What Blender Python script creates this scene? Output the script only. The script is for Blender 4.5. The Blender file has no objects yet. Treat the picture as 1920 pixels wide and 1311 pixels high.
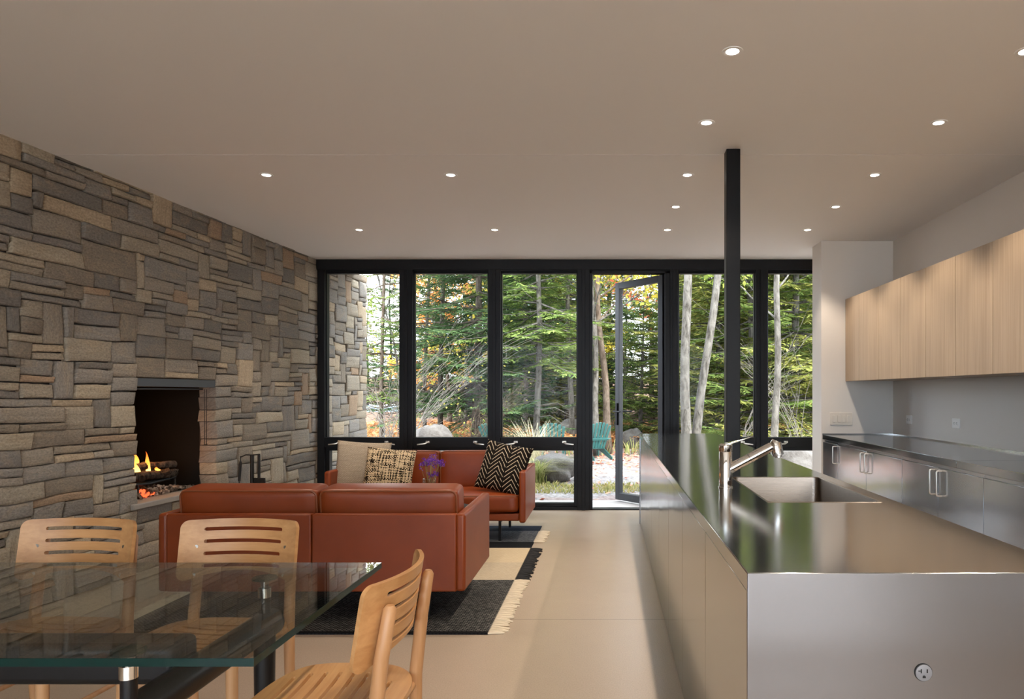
import bpy, bmesh, math, random
from mathutils import Vector, Matrix, noise as mnoise
R = random.Random(7)
SC = bpy.context.scene
COL = SC.collection
PI = math.pi
rad = math.radians

# ---------------------------------------------------------------- camera, world, sun, exposure
F = 1300.0                                   # focal length in pixels of the 1920 wide frame
CAMZ = 1.28
cam = bpy.data.cameras.new('camera')
cam.sensor_fit = 'HORIZONTAL'; cam.sensor_width = 36.0
cam.lens = 36.0 * F / 1920.0
cam.shift_x = -(1140 - 960) / 1920.0
cam.shift_y = (737 - 655.5) / 1920.0
cam.clip_start = 0.05; cam.clip_end = 400
camo = bpy.data.objects.new('camera', cam); COL.objects.link(camo)
camo.location = (0, 0, CAMZ); camo.rotation_euler = (rad(90), 0, 0)
SC.camera = camo

SC.view_settings.view_transform = 'Standard'
SC.view_settings.look = 'None'
SC.view_settings.exposure = 0.60
SC.view_settings.gamma = 1.0
SC.view_settings.use_curve_mapping = False
SC.cycles.use_denoising = True
SC.cycles.max_bounces = 10
SC.cycles.diffuse_bounces = 5
SC.cycles.glossy_bounces = 5
SC.cycles.transmission_bounces = 6
SC.cycles.transparent_max_bounces = 40
SC.cycles.sample_clamp_indirect = 6.0
SC.cycles.caustics_reflective = False
SC.cycles.caustics_refractive = False

SKY_STRENGTH = 6.3
SUN_STRENGTH = 6.0
SPOT_W = 37.0

world = bpy.data.worlds.new('sky'); SC.world = world
world.use_nodes = True
wn = world.node_tree; wn.nodes.clear()
wo = wn.nodes.new('ShaderNodeOutputWorld'); wb = wn.nodes.new('ShaderNodeBackground')
wtc = wn.nodes.new('ShaderNodeTexCoord'); wnz = wn.nodes.new('ShaderNodeTexNoise')
wnz.inputs['Scale'].default_value = 2.6; wnz.inputs['Detail'].default_value = 6
wr = wn.nodes.new('ShaderNodeValToRGB')
wr.color_ramp.elements[0].position = .38; wr.color_ramp.elements[0].color = (.60, .77, 1.0, 1)
wr.color_ramp.elements[1].position = .60; wr.color_ramp.elements[1].color = (1.0, .985, .96, 1)
wn.links.new(wtc.outputs['Generated'], wnz.inputs['Vector'])
wn.links.new(wnz.outputs['Fac'], wr.inputs['Fac'])
wn.links.new(wr.outputs['Color'], wb.inputs['Color'])
wb.inputs['Strength'].default_value = SKY_STRENGTH
wn.links.new(wb.outputs[0], wo.inputs['Surface'])

sun = bpy.data.lights.new('sun', 'SUN'); sun.energy = SUN_STRENGTH; sun.angle = rad(3)
sun.color = (1.0, .95, .86)
suno = bpy.data.objects.new('sun', sun); COL.objects.link(suno)
suno.location = (9, -8, 14)
suno.rotation_euler = Vector((-.50, .55, -.67)).to_track_quat('-Z', 'Y').to_euler()

# ---------------------------------------------------------------- helpers
def px(x, y, d):
    """point of the place seen at pixel (x, y) of the frame at distance d from the lens plane"""
    return Vector(((x - 1140) * d / F, d, CAMZ - (y - 737) * d / F))

def tag(o, label=None, cat=None, group=None, kind=None):
    if label: o['label'] = label
    if cat: o['category'] = cat
    if group: o['group'] = group
    if kind: o['kind'] = kind
    return o

def thing(name, label, cat, loc=(0, 0, 0), rz=0, group=None):
    o = bpy.data.objects.new(name, None); COL.objects.link(o)
    o.empty_display_size = .1
    o.location = loc; o.rotation_euler = (0, 0, rz)
    return tag(o, label, cat, group)

def copy_tree(o, parent=None):
    c = o.copy(); COL.objects.link(c)
    if parent is not None: c.parent = parent
    for ch in list(o.children): copy_tree(ch, c)
    return c

class MB:
    def __init__(s): s.v = []; s.f = []; s.uv = {}
    def add(s, vs, fs):
        b = len(s.v); s.v.extend([tuple(p) for p in vs]); s.f.extend([tuple(i + b for i in f) for f in fs]); return s
    def box(s, x0, x1, y0, y1, z0, z1):
        vs = [(x, y, z) for z in (z0, z1) for y in (y0, y1) for x in (x0, x1)]
        return s.add(vs, [(0, 2, 3, 1), (4, 5, 7, 6), (0, 1, 5, 4), (2, 6, 7, 3), (0, 4, 6, 2), (1, 3, 7, 5)])
    def obox(s, c, size, m):
        c = Vector(c); h = [a / 2 for a in size]
        vs = [c + m @ Vector((x * h[0], y * h[1], z * h[2])) for z in (-1, 1) for y in (-1, 1) for x in (-1, 1)]
        return s.add(vs, [(0, 2, 3, 1), (4, 5, 7, 6), (0, 1, 5, 4), (2, 6, 7, 3), (0, 4, 6, 2), (1, 3, 7, 5)])
    def tube(s, pts, r, n=10, cap=True, closed=False, sx=1, sy=1):
        pts = [Vector(p) for p in pts]; N = len(pts)
        rs = r if isinstance(r, (list, tuple)) else [r] * N
        vs = []; up = None
        for i, p in enumerate(pts):
            if closed: t = pts[(i + 1) % N] - pts[i - 1]
            else: t = pts[min(i + 1, N - 1)] - pts[max(i - 1, 0)]
            t.normalize()
            if up is None:
                up = Vector((0, 0, 1)) if abs(t.z) < .9 else Vector((1, 0, 0))
            a = t.cross(up)
            if a.length < 1e-4: a = t.cross(Vector((.3, .9, .2)))
            a.normalize(); b = a.cross(t); b.normalize(); up = b
            for k in range(n):
                an = 2 * PI * k / n
                vs.append(p + a * math.cos(an) * rs[i] * sx + b * math.sin(an) * rs[i] * sy)
        fs = []
        for i in range(N if closed else N - 1):
            j = (i + 1) % N
            for k in range(n):
                l = (k + 1) % n
                fs.append((i * n + k, i * n + l, j * n + l, j * n + k))
        if cap and not closed:
            fs.append(tuple(range(n - 1, -1, -1))); fs.append(tuple((N - 1) * n + k for k in range(n)))
        return s.add(vs, fs)
    def lathe(s, prof, n=24, c=(0, 0, 0), close=True):
        vs = []; fs = []
        for (r, z) in prof:
            for k in range(n):
                a = 2 * PI * k / n
                vs.append((c[0] + r * math.cos(a), c[1] + r * math.sin(a), c[2] + z))
        for i in range(len(prof) - 1):
            for k in range(n):
                l = (k + 1) % n
                fs.append((i * n + k, i * n + l, (i + 1) * n + l, (i + 1) * n + k))
        if close:
            fs.append(tuple(range(n - 1, -1, -1))); fs.append(tuple((len(prof) - 1) * n + k for k in range(n)))
        return s.add(vs, fs)
    def build(s, name, mat, parent=None, smooth=True, bevel=0, seg=2, fix=True, angle=40, merge=False):
        me = bpy.data.meshes.new(name)
        me.from_pydata(s.v, [], s.f)
        if s.uv:
            ul = me.uv_layers.new(name='UVMap')
            for p in me.polygons:
                for li in p.loop_indices:
                    ul.data[li].uv = s.uv.get(me.loops[li].vertex_index, (0, 0))
        if fix or merge:
            bm = bmesh.new(); bm.from_mesh(me)
            if merge:
                bmesh.ops.remove_doubles(bm, verts=bm.verts, dist=1e-5)
            if fix: bmesh.ops.recalc_face_normals(bm, faces=bm.faces)
            bm.to_mesh(me); bm.free()
        if smooth:
            me.polygons.foreach_set('use_smooth', [True] * len(me.polygons))
            if angle: me.set_sharp_from_angle(angle=rad(angle))
        me.materials.append(mat)
        o = bpy.data.objects.new(name, me); COL.objects.link(o)
        if parent is not None: o.parent = parent
        if bevel:
            b = o.modifiers.new('bevel', 'BEVEL'); b.width = bevel; b.segments = seg
            b.limit_method = 'ANGLE'; b.angle_limit = rad(50); b.harden_normals = False
        return o

def struct(name, mb, mat, parent=None, **k):
    o = mb.build(name, mat, parent, **k)
    if parent is None: o['kind'] = 'structure'
    return o

# ---------------------------------------------------------------- materials
class NT:
    def __init__(s, name):
        s.m = bpy.data.materials.new(name); s.m.use_nodes = True
        s.t = s.m.node_tree; s.t.nodes.clear()
        s.out = s.n('ShaderNodeOutputMaterial')
    def n(s, t, **k):
        x = s.t.nodes.new(t)
        for a, b in k.items(): setattr(x, a, b)
        return x
    def l(s, a, b): s.t.links.new(a, b)
    def math(s, op, a, b=None, c=None):
        m = s.n('ShaderNodeMath', operation=op)
        for i, v in enumerate((a, b, c)):
            if v is None: continue
            if isinstance(v, (int, float)): m.inputs[i].default_value = v
            else: s.l(v, m.inputs[i])
        return m.outputs[0]
    def coord(s, kind='Object', scale=(1, 1, 1), rot=(0, 0, 0)):
        tc = s.n('ShaderNodeTexCoord'); mp = s.n('ShaderNodeMapping')
        mp.inputs['Scale'].default_value = scale; mp.inputs['Rotation'].default_value = rot
        s.l(tc.outputs[kind], mp.inputs['Vector']); return mp.outputs[0]
    def noise(s, vec, scale=5, detail=4, rough=.55, dist=0):
        x = s.n('ShaderNodeTexNoise'); x.inputs['Scale'].default_value = scale
        x.inputs['Detail'].default_value = detail; x.inputs['Roughness'].default_value = rough
        x.inputs['Distortion'].default_value = dist
        if vec is not None: s.l(vec, x.inputs['Vector'])
        return x.outputs['Fac']
    def ramp(s, fac, stops, interp='LINEAR'):
        x = s.n('ShaderNodeValToRGB'); cr = x.color_ramp; cr.interpolation = interp
        while len(cr.elements) < len(stops): cr.elements.new(.5)
        for e, (p, c) in zip(cr.elements, stops): e.position = p; e.color = (*c, 1) if len(c) == 3 else c
        s.l(fac, x.inputs['Fac']); return x.outputs['Color']
    def mix(s, fac, a, b, mode='MIX'):
        x = s.n('ShaderNodeMix', data_type='RGBA', blend_type=mode)
        for i, v in ((0, fac), (6, a), (7, b)):
            if isinstance(v, (int, float)): x.inputs[i].default_value = v
            elif isinstance(v, tuple): x.inputs[i].default_value = (*v, 1)
            else: s.l(v, x.inputs[i])
        return x.outputs[2]
    def bsdf(s, color=(.5, .5, .5), rough=.5, metal=0, spec=.5, **k):
        b = s.n('ShaderNodeBsdfPrincipled')
        for key, v in dict({'Base Color': color, 'Roughness': rough, 'Metallic': metal, 'Specular IOR Level': spec}, **k).items():
            if isinstance(v, tuple): b.inputs[key].default_value = (*v, 1) if len(v) == 3 and key != 'Normal' else v
            elif isinstance(v, (int, float)): b.inputs[key].default_value = v
            else: s.l(v, b.inputs[key])
        s.l(b.outputs[0], s.out.inputs['Surface']); s.b = b
        return b
    def bump(s, h, strength=.2, dist=.01):
        x = s.n('ShaderNodeBump'); x.inputs['Strength'].default_value = strength; x.inputs['Distance'].default_value = dist
        s.l(h, x.inputs['Height'])
        return x.outputs['Normal']

def plain(name, color, rough=.5, metal=0, spec=.5, bump=None, vary=.06):
    t = NT(name); v = t.coord()
    nz = t.noise(v, 14, 3)
    c = t.mix(nz, tuple(max(0, a * (1 - vary)) for a in color), tuple(a * (1 + vary) for a in color))
    t.bsdf(c, rough, metal, spec)
    if bump:
        t.l(t.bump(t.noise(v, bump[0], 3), bump[1], .004), t.b.inputs['Normal'])
    return t.m

def emit(name, color, strength):
    t = NT(name); e = t.n('ShaderNodeEmission'); e.inputs[0].default_value = (*color, 1); e.inputs[1].default_value = strength
    t.l(e.outputs[0], t.out.inputs['Surface']); return t.m

def pane_mat(name, tint, f0=.04, rough=0.0, power=5.0):
    t = NT(name)
    lw = t.n('ShaderNodeLayerWeight'); lw.inputs['Blend'].default_value = .5
    p5 = t.math('POWER', lw.outputs['Facing'], power)
    fr = t.math('ADD', t.math('MULTIPLY', p5, 1 - f0), f0)
    tr = t.n('ShaderNodeBsdfTransparent'); tr.inputs[0].default_value = (*tint, 1)
    gl = t.n('ShaderNodeBsdfGlossy'); gl.inputs['Roughness'].default_value = rough
    mx = t.n('ShaderNodeMixShader')
    t.l(fr, mx.inputs[0]); t.l(tr.outputs[0], mx.inputs[1]); t.l(gl.outputs[0], mx.inputs[2])
    t.l(mx.outputs[0], t.out.inputs['Surface'])
    return t.m

M = {}
def stone_material():
    t = NT('stone')
    tc = t.n('ShaderNodeTexCoord'); geo = t.n('ShaderNodeNewGeometry')
    rnd = geo.outputs['Random Per Island']
    uvm = t.n('ShaderNodeMapping'); uvm.inputs['Scale'].default_value = (3, 42, 1); t.l(tc.outputs['UV'], uvm.inputs['Vector'])
    strata = t.noise(uvm.outputs[0], 1.0, 5, .6, .6)
    uv2 = t.n('ShaderNodeMapping'); uv2.inputs['Scale'].default_value = (5, 9, 1); t.l(tc.outputs['UV'], uv2.inputs['Vector'])
    blot = t.noise(uv2.outputs[0], 1.0, 6, .62, 1.2)
    uv3 = t.n('ShaderNodeMapping'); uv3.inputs['Scale'].default_value = (60, 90, 1); t.l(tc.outputs['UV'], uv3.inputs['Vector'])
    fine = t.noise(uv3.outputs[0], 1.0, 4, .7)
    base = t.ramp(rnd, [(0, (0.275, 0.237, 0.192)), (.16, (0.384, 0.339, 0.275)), (.30, (0.218, 0.205, 0.189)), (.42, (0.339, 0.301, 0.256)),
                        (.55, (0.288, 0.271, 0.250)), (.66, (0.461, 0.403, 0.314)), (.76, (0.301, 0.282, 0.262)), (.86, (0.512, 0.416, 0.301)),
                        (.93, (0.243, 0.228, 0.215)), (.965, (0.40, 0.285, 0.195))], 'CONSTANT')
    c = t.mix(t.math('MULTIPLY', t.math('SUBTRACT', strata, .35), .9), base, (.17, .15, .128))
    warm = t.ramp(blot, [(.50, (0, 0, 0)), (.72, (1, 1, 1))])
    c = t.mix(t.math('MULTIPLY', warm, .5), c, (.42, .335, .235))
    fr = t.ramp(fine, [(.3, (.62, .62, .62)), (.7, (1.26, 1.26, 1.26))])
    c = t.mix(1.0, t.mix(1.0, c, fr, 'MULTIPLY'), (.90, .87, .83), 'MULTIPLY')
    t.bsdf(c, .82, 0, .25)
    h = t.math('ADD', t.math('MULTIPLY', strata, .7), t.math('MULTIPLY', fine, .5))
    h = t.math('ADD', h, t.math('MULTIPLY', blot, .8))
    t.l(t.bump(h, .7, .010), t.b.inputs['Normal'])
    return t.m
M['stone'] = stone_material()

def wood_material(name, c0, c1, axis='x', freq=60, rough=.38, contrast=1.0):
    t = NT(name)
    sc = {'x': (2, freq, freq), 'y': (freq, 2, freq), 'z': (freq, freq, 2)}[axis]
    g = t.noise(t.coord(scale=sc), 1.0, 4, .6, .3)
    big = t.noise(t.coord(scale=tuple(a * .12 for a in sc)), 1.0, 3, .5)
    f = t.math('ADD', t.math('MULTIPLY', g, .6 * contrast), t.math('MULTIPLY', big, .5))
    c = t.ramp(f, [(.36, c0), (.70, c1)])
    t.bsdf(c, rough, 0, .4)
    t.l(t.bump(g, .05, .002), t.b.inputs['Normal'])
    return t.m
M['beech'] = wood_material('beech', (.40, .185, .065), (.60, .335, .145), 'x', 40)
M['beech_leg'] = wood_material('beech_leg', (.40, .20, .085), (.56, .315, .155), 'z', 50)
M['oak'] = wood_material('oak_veneer', (.335, .238, .153), (.47, .352, .24), 'z', 110, .45, 1.1)

def steel_material(name, axis='x', rough=.2, col=(.56, .535, .50), wav=.25, wscale=(1.2, 1.2, 3.0)):
    t = NT(name)
    sc = {'x': (14, 900, 900), 'y': (900, 14, 900), 'z': (900, 900, 14)}[axis]
    g = t.noise(t.coord(scale=sc), 1.0, 2, .6)
    big = t.noise(t.coord(scale=wscale), 1.0, 2, .5)
    rr = t.ramp(g, [(.3, (rough * .95,) * 3), (.7, (rough * 1.05,) * 3)])
    t.bsdf(col, rr, 1.0)
    t.l(t.bump(big, wav, .02), t.b.inputs['Normal'])
    return t.m
M['steel_top'] = steel_material('brushed_steel_top', 'x', .13, col=(.37, .38, .39), wav=.10)
M['steel_door'] = steel_material('brushed_steel_doors', 'y', .17, col=(.46, .465, .48), wav=.3)
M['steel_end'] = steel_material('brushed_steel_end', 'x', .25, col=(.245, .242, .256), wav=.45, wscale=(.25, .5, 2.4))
M['steel_sink'] = steel_material('shaded_sink_steel', 'x', .28, col=(.21, .18, .155), wav=.1)  # same steel; the basin's dark reflections are painted into its base color
M['chrome'] = plain('chrome', (.80, .79, .77), .05, 1.0, vary=.01)
M['chrome_dark'] = plain('dark_chrome', (.35, .34, .33), .12, 1.0)  # chrome in a darker grey tone
M['nickel'] = plain('satin_nickel', (.62, .58, .52), .28, 1.0)
M['black'] = plain('black_aluminium', (.005, .005, .006), .45, 0, .22)
M['door_grey'] = plain('dark_grey_aluminium', (.018, .019, .022), .38, 0, .5)
M['blackpost'] = plain('black_steel_post', (.004, .004, .0045), .42, 0, .2)
M['table_black'] = plain('black_enamel', (.006, .006, .007), .36, 0, .35, (220, .05))
M['iron'] = plain('wrought_iron', (.012, .011, .010), .5, .4, .5, (90, .2))
M['firebox'] = plain('sooty_firebox', (.010, .009, .008), .85, 0, .2, (40, .2))
M['lintel'] = plain('steel_lintel', (.035, .036, .038), .5, .3)
def paint(name, col):
    t = NT(name); v = t.coord()
    t.bsdf(t.mix(t.noise(v, 1.5, 3), tuple(a * .985 for a in col), col), .62, 0, .25)
    t.l(t.bump(t.noise(v, 180, 2), .03, .001), t.b.inputs['Normal']); return t.m
M['ceiling'] = paint('ceiling_paint', (.87, .85, .825))
M['wall'] = paint('wall_paint', (.74, .695, .64))
M['plastic'] = plain('white_plastic', (.72, .66, .58), .35, vary=.02)
M['plastic_light'] = plain('white_outlet_plastic', (.86, .85, .83), .3, vary=.02)
M['slot'] = plain('socket_slot', (.01, .01, .01), .6)
M['outlet_grey'] = plain('grey_outlet', (.20, .20, .215), .4, vary=.02)

def concrete():
    t = NT('polished_concrete'); v = t.coord()
    a = t.noise(v, .9, 5, .6, .4); b = t.noise(v, 9, 6, .65); f = t.noise(v, 160, 3, .7)
    c = t.ramp(a, [(.3, (.405, .325, .252)), (.7, (.445, .362, .283))])
    c = t.mix(t.math('MULTIPLY', b, .22), c, (.35, .28, .215))
    sp = t.ramp(f, [(.35, (.86, .86, .86)), (.6, (1.05, 1.05, 1.05))])
    c = t.mix(1.0, c, sp, 'MULTIPLY')
    # sawn control joints
    sx = t.n('ShaderNodeSeparateXYZ'); t.l(t.coord(), sx.inputs[0])
    j = t.math('LESS_THAN', t.math('ABSOLUTE', t.math('SUBTRACT', sx.outputs[1], 3.915)), .0035)
    j2 = t.math('LESS_THAN', t.math('ABSOLUTE', t.math('SUBTRACT', sx.outputs[1], .35)), .0035)
    c = t.mix(t.math('MULTIPLY', t.math('MAXIMUM', j, j2), .75), c, (.10, .08, .06))
    t.bsdf(c, t.ramp(b, [(.3, (.29, .29, .29)), (.7, (.33, .33, .33))]), 0, .45)
    t.l(t.bump(f, .03, .001), t.b.inputs['Normal'])
    return t.m
M['concrete'] = concrete()

def leather():
    t = NT('cognac_leather'); v = t.coord()
    a = t.noise(v, 3, 4); f = t.noise(v, 240, 3, .6)
    c = t.ramp(a, [(.3, (.200, .036, .0065)), (.7, (.262, .051, .0105))])
    t.bsdf(c, .38, 0, .38)
    t.l(t.bump(t.math('ADD', t.math('MULTIPLY', f, .5), t.math('MULTIPLY', t.noise(v, 9, 3), 2.0)), .10, .004), t.b.inputs['Normal'])
    return t.m
M['leather'] = leather()
M['piping'] = plain('leather_piping', (.215, .058, .018), .45)

def weave(name, c0, c1, sx, sy, rough=.9, thr=.5, jitter=.3, soft=.1):
    """two-tone woven cloth over UV metres: offset dashes"""
    t = NT(name)
    uv = t.n('ShaderNodeTexCoord').outputs['UV']
    br = t.n('ShaderNodeTexBrick'); br.offset = .5
    br.inputs['Scale'].default_value = 1.0
    br.inputs['Brick Width'].default_value = sx; br.inputs['Row Height'].default_value = sy
    br.inputs['Mortar Size'].default_value = sy * thr; br.inputs['Mortar Smooth'].default_value = soft
    br.inputs['Color1'].default_value = (*c1, 1); br.inputs['Color2'].default_value = (*[a * (1 - jitter) for a in c1], 1)
    br.inputs['Mortar'].default_value = (*c0, 1)
    t.l(uv, br.inputs['Vector'])
    t.bsdf(br.outputs['Color'], rough, 0, .1)
    t.l(t.bump(br.outputs['Fac'], .5, -.002), t.b.inputs['Normal'])
    return t.m
M['rug_dark'] = weave('black_flecked_wool', (.006, .007, .009), (.34, .33, .31), .024, .011, thr=.33, jitter=.7)
M['rug_black'] = weave('black_wool', (.007, .007, .009), (.020, .021, .024), .020, .008)
M['rug_navy'] = weave('navy_wool', (.010, .014, .026), (.035, .045, .075), .020, .008)
M['rug_grey'] = weave('grey_flecked_wool', (.015, .018, .026), (.33, .34, .36), .024, .012, thr=.28, jitter=.5)
M['rug_cream'] = weave('cream_wool', (.46, .37, .24), (.66, .545, .385), .022, .007, thr=.25, jitter=.15)
M['rug_oat'] = weave('oatmeal_wool', (.40, .33, .235), (.60, .51, .385), .022, .007, thr=.28, jitter=.25)
M['fringe_cream'] = plain('cream_fringe', (.70, .61, .47), .9, vary=.12)
M['fringe_black'] = plain('black_fringe', (.010, .010, .012), .9)
M['pillow_cream'] = weave('cream_basketweave', (.30, .235, .165), (.62, .53, .42), .014, .008, thr=.25, jitter=.2)

def tweed():
    t = NT('tweed_cloth'); uv = t.n('ShaderNodeTexCoord').outputs['UV']
    def stripes(ax, freq, off, seed):
        s = t.n('ShaderNodeSeparateXYZ'); t.l(uv, s.inputs[0])
        mp = t.n('ShaderNodeMapping')
        mp.inputs['Scale'].default_value = (freq, 7, 1) if ax == 0 else (7, freq, 1); mp.inputs['Location'].default_value = (seed, seed, 0)
        t.l(uv, mp.inputs['Vector'])
        return t.noise(mp.outputs[0], 1.0, 1, .4)
    v = stripes(0, 85, 0, 1.3); h = stripes(1, 85, 0, 5.1)
    ck = t.n('ShaderNodeTexChecker'); ck.inputs['Scale'].default_value = 90; t.l(uv, ck.inputs['Vector'])
    sel = t.mix(t.math('MULTIPLY', ck.outputs['Fac'], 1.0), t.ramp(v, [(.42, (.015, .010, .007)), (.50, (.66, .52, .34))]),
                t.ramp(h, [(.47, (.014, .009, .006)), (.54, (.60, .46, .29))]))
    t.bsdf(sel, .95, 0, .1)
    t.l(t.bump(ck.outputs['Fac'], .5, .003), t.b.inputs['Normal'])
    return t.m
M['tweed'] = tweed()

def chevron():
    t = NT('chevron_mudcloth'); uv = t.n('ShaderNodeTexCoord').outputs['UV']
    s = t.n('ShaderNodeSeparateXYZ'); t.l(uv, s.inputs[0])
    nz = t.noise(uv, 14, 2); wob = t.math('MULTIPLY', t.math('SUBTRACT', nz, .5), .012)
    u = t.math('ADD', s.outputs[0], wob); v = t.math('ADD', s.outputs[1], wob)
    w = .078
    tri = t.math('PINGPONG', u, w)                                  # 0..w..0
    zz = t.math('ADD', v, t.math('MULTIPLY', tri, 1.15))
    row = t.math('FRACT', t.math('DIVIDE', zz, .043))
    line = t.math('LESS_THAN', t.math('ABSOLUTE', t.math('SUBTRACT', row, .5)), .085)
    gap = t.math('GREATER_THAN', t.math('MINIMUM', tri, t.math('SUBTRACT', w, tri)), .006)   # break at one side of each zigzag
    gap = t.math('MAXIMUM', gap, t.math('LESS_THAN', tri, w * .5))
    nb = t.math('GREATER_THAN', t.noise(uv, 38, 1), .36)
    fac = t.math('MULTIPLY', t.math('MULTIPLY', line, gap), nb)
    t.bsdf(t.mix(fac, (.012, .009, .007), (.70, .58, .42)), .92, 0, .1)
    return t.m
M['chevron'] = chevron()

M['pane'] = pane_mat('window_glass', (.98, .985, .98), .003)
M['table_glass'] = pane_mat('table_glass', (.875, .915, .89), .05, 0.0, 3.9)
t_ = NT('glass_edge'); t_.bsdf((.002, .022, .020), .12, 0, .3); M['glass_edge'] = t_.m
M['vase'] = pane_mat('vase_glass', (.93, .93, .91), .12)

# outdoor
def bark(name, c0, c1, scale=(14, 14, 5)):
    t = NT(name); v = t.coord(scale=scale)
    a = t.noise(v, 1, 6, .7, .5)
    t.bsdf(t.ramp(a, [(.36, c0), (.62, c1)]), .9, 0, .1)
    t.l(t.bump(a, .8, .03), t.b.inputs['Normal']); return t.m
M['bark_grey'] = bark('lichen_bark', (.045, .040, .034), (.165, .155, .138))
M['bark_dark'] = bark('dark_bark', (.035, .028, .022), (.13, .11, .09))
M['bark_brown'] = bark('brown_bark', (.06, .042, .03), (.17, .135, .105))
M['twig_pale'] = bark('pale_twig', (.10, .09, .077), (.23, .215, .19))
def leafmat(name, c0, c1, c2, trans=.35):
    t = NT(name)
    geo = t.n('ShaderNodeNewGeometry'); oi = t.n('ShaderNodeObjectInfo')
    r = t.math('FRACT', t.math('ADD', geo.outputs['Random Per Island'], t.math('MULTIPLY', oi.outputs['Random'], .0)))
    c = t.ramp(r, [(0, c0), (.5, c1), (1, c2)])
    d = t.n('ShaderNodeBsdfDiffuse'); tr = t.n('ShaderNodeBsdfTranslucent'); mx = t.n('ShaderNodeMixShader')
    t.l(c, d.inputs[0]); t.l(c, tr.inputs[0]); mx.inputs[0].default_value = trans
    t.l(d.outputs[0], mx.inputs[1]); t.l(tr.outputs[0], mx.inputs[2]); t.l(mx.outputs[0], t.out.inputs['Surface'])
    return t.m
M['needle_dark'] = leafmat('dark_spruce_needles', (0.037, 0.075, 0.037), (0.075, 0.131, 0.056), (0.144, 0.207, 0.081))
M['needle_mid'] = leafmat('green_needles', (0.081, 0.138, 0.040), (0.163, 0.238, 0.069), (0.289, 0.351, 0.107))
M['needle_yellow'] = leafmat('yellow_green_needles', (0.125, 0.156, 0.044), (0.262, 0.294, 0.081), (0.450, 0.419, 0.131))
M['leaf_orange'] = leafmat('orange_leaves', (.62, .24, .06), (.78, .38, .12), (.80, .50, .20), .45)
M['leaf_red'] = leafmat('red_leaves', (.62, .13, .07), (.78, .27, .15), (.80, .42, .20), .45)
M['leaf_yellow'] = leafmat('yellow_leaves', (.45, .40, .06), (.66, .52, .09), (.40, .44, .10), .45)
M['leaf_green'] = leafmat('fresh_green_leaves', (.12, .20, .04), (.24, .32, .07), (.40, .40, .10), .45)
M['fern'] = leafmat('rusty_bracken', (0.390, 0.169, 0.065), (0.624, 0.305, 0.130), (0.800, 0.481, 0.260), .3)
M['litter'] = leafmat('fallen_leaves', (.42, .10, .07), (.60, .22, .15), (.66, .38, .26), .1)
M['grass'] = leafmat('dry_green_grass', (.16, .20, .06), (.30, .32, .12), (.50, .44, .22), .3)
M['grass_pale'] = leafmat('pale_grass', (.34, .34, .22), (.50, .48, .34), (.66, .60, .44), .3)
M['moss'] = leafmat('low_green_plants', (.20, .22, .07), (.34, .32, .12), (.46, .38, .18), .3)
def gravel():
    t = NT('gravel_ground'); v = t.coord()
    vo = t.n('ShaderNodeTexVoronoi'); vo.inputs['Scale'].default_value = 28; t.l(v, vo.inputs['Vector'])
    c = t.ramp(vo.outputs['Color'], [(0, (.15, .132, .125)), (.5, (.24, .22, .208)), (1, (.36, .34, .33))])
    soil = t.noise(v, 1.1, 4, .6)
    far = t.n('ShaderNodeSeparateXYZ'); t.l(v, far.inputs[0])
    k = t.math('MULTIPLY', t.math('SUBTRACT', far.outputs[1], 16.0), .2)
    k = t.math('MINIMUM', t.math('MAXIMUM', k, 0), 1)
    c = t.mix(t.math('MULTIPLY', k, .85), c, (.20, .11, .065))
    c = t.mix(t.math('MULTIPLY', t.math('GREATER_THAN', soil, .55), .35), c, (.24, .13, .10))
    t.bsdf(c, .95, 0, .1)
    t.l(t.bump(vo.outputs['Distance'], .6, .02), t.b.inputs['Normal']); return t.m
M['gravel'] = gravel()
M['apron'] = plain('pale_concrete_apron', (.50, .47, .44), .8, bump=(60, .1))
def rock():
    t = NT('granite_boulder'); v = t.coord()
    a = t.noise(v, 6, 6, .7, .5); b = t.noise(v, 40, 4, .7)
    c = t.mix(t.math('MULTIPLY', b, .5), t.ramp(a, [(.35, (.075, .066, .06)), (.62, (.165, .155, .145))]), (.10, .092, .085))
    t.bsdf(c, .9, 0, .15); t.l(t.bump(t.math('ADD', a, b), .5, .03), t.b.inputs['Normal']); return t.m
M['rock'] = rock()
M['teal'] = plain('teal_painted_wood', (.020, .105, .100), .55, bump=(60, .1))
M['teal_dark'] = plain('deep_teal_painted_wood', (.010, .068, .060), .55)
M['water'] = plain('lake_water', (.30, .40, .46), .15)
M['purple'] = leafmat('purple_petals', (.09, .02, .26), (.17, .05, .42), (.30, .14, .52), .3)
M['stem'] = plain('dry_stems', (.30, .24, .07), .8)
M['lamp'] = emit('lamp_lens', (1.0, .93, .82), 9.0)
def flame_mat():
    t = NT('flame'); v = t.coord('Generated')
    s = t.n('ShaderNodeSeparateXYZ'); t.l(v, s.inputs[0])
    c = t.ramp(s.outputs[2], [(0, (1, .55, .16)), (.45, (1, .30, .04)), (1, (.75, .09, .01))])
    e = t.n('ShaderNodeEmission'); t.l(c, e.inputs[0]); e.inputs[1].default_value = 3.2
    tr = t.n('ShaderNodeBsdfTransparent'); mx = t.n('ShaderNodeMixShader')
    t.l(t.math('MINIMUM', t.math('ADD', t.math('MULTIPLY', s.outputs[2], .75), .08), 1), mx.inputs[0])
    t.l(e.outputs[0], mx.inputs[1]); t.l(tr.outputs[0], mx.inputs[2]); t.l(mx.outputs[0], t.out.inputs['Surface']); return t.m
M['flame'] = flame_mat()
M['ember'] = emit('glowing_embers', (1, .10, .03), 1.6)
M['log'] = bark('charred_log', (.008, .007, .006), (.10, .075, .058), (30, 30, 6))
M['ash'] = leafmat('ash_chips', (.10, .075, .06), (.24, .19, .155), (.42, .35, .29), 0)
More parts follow.
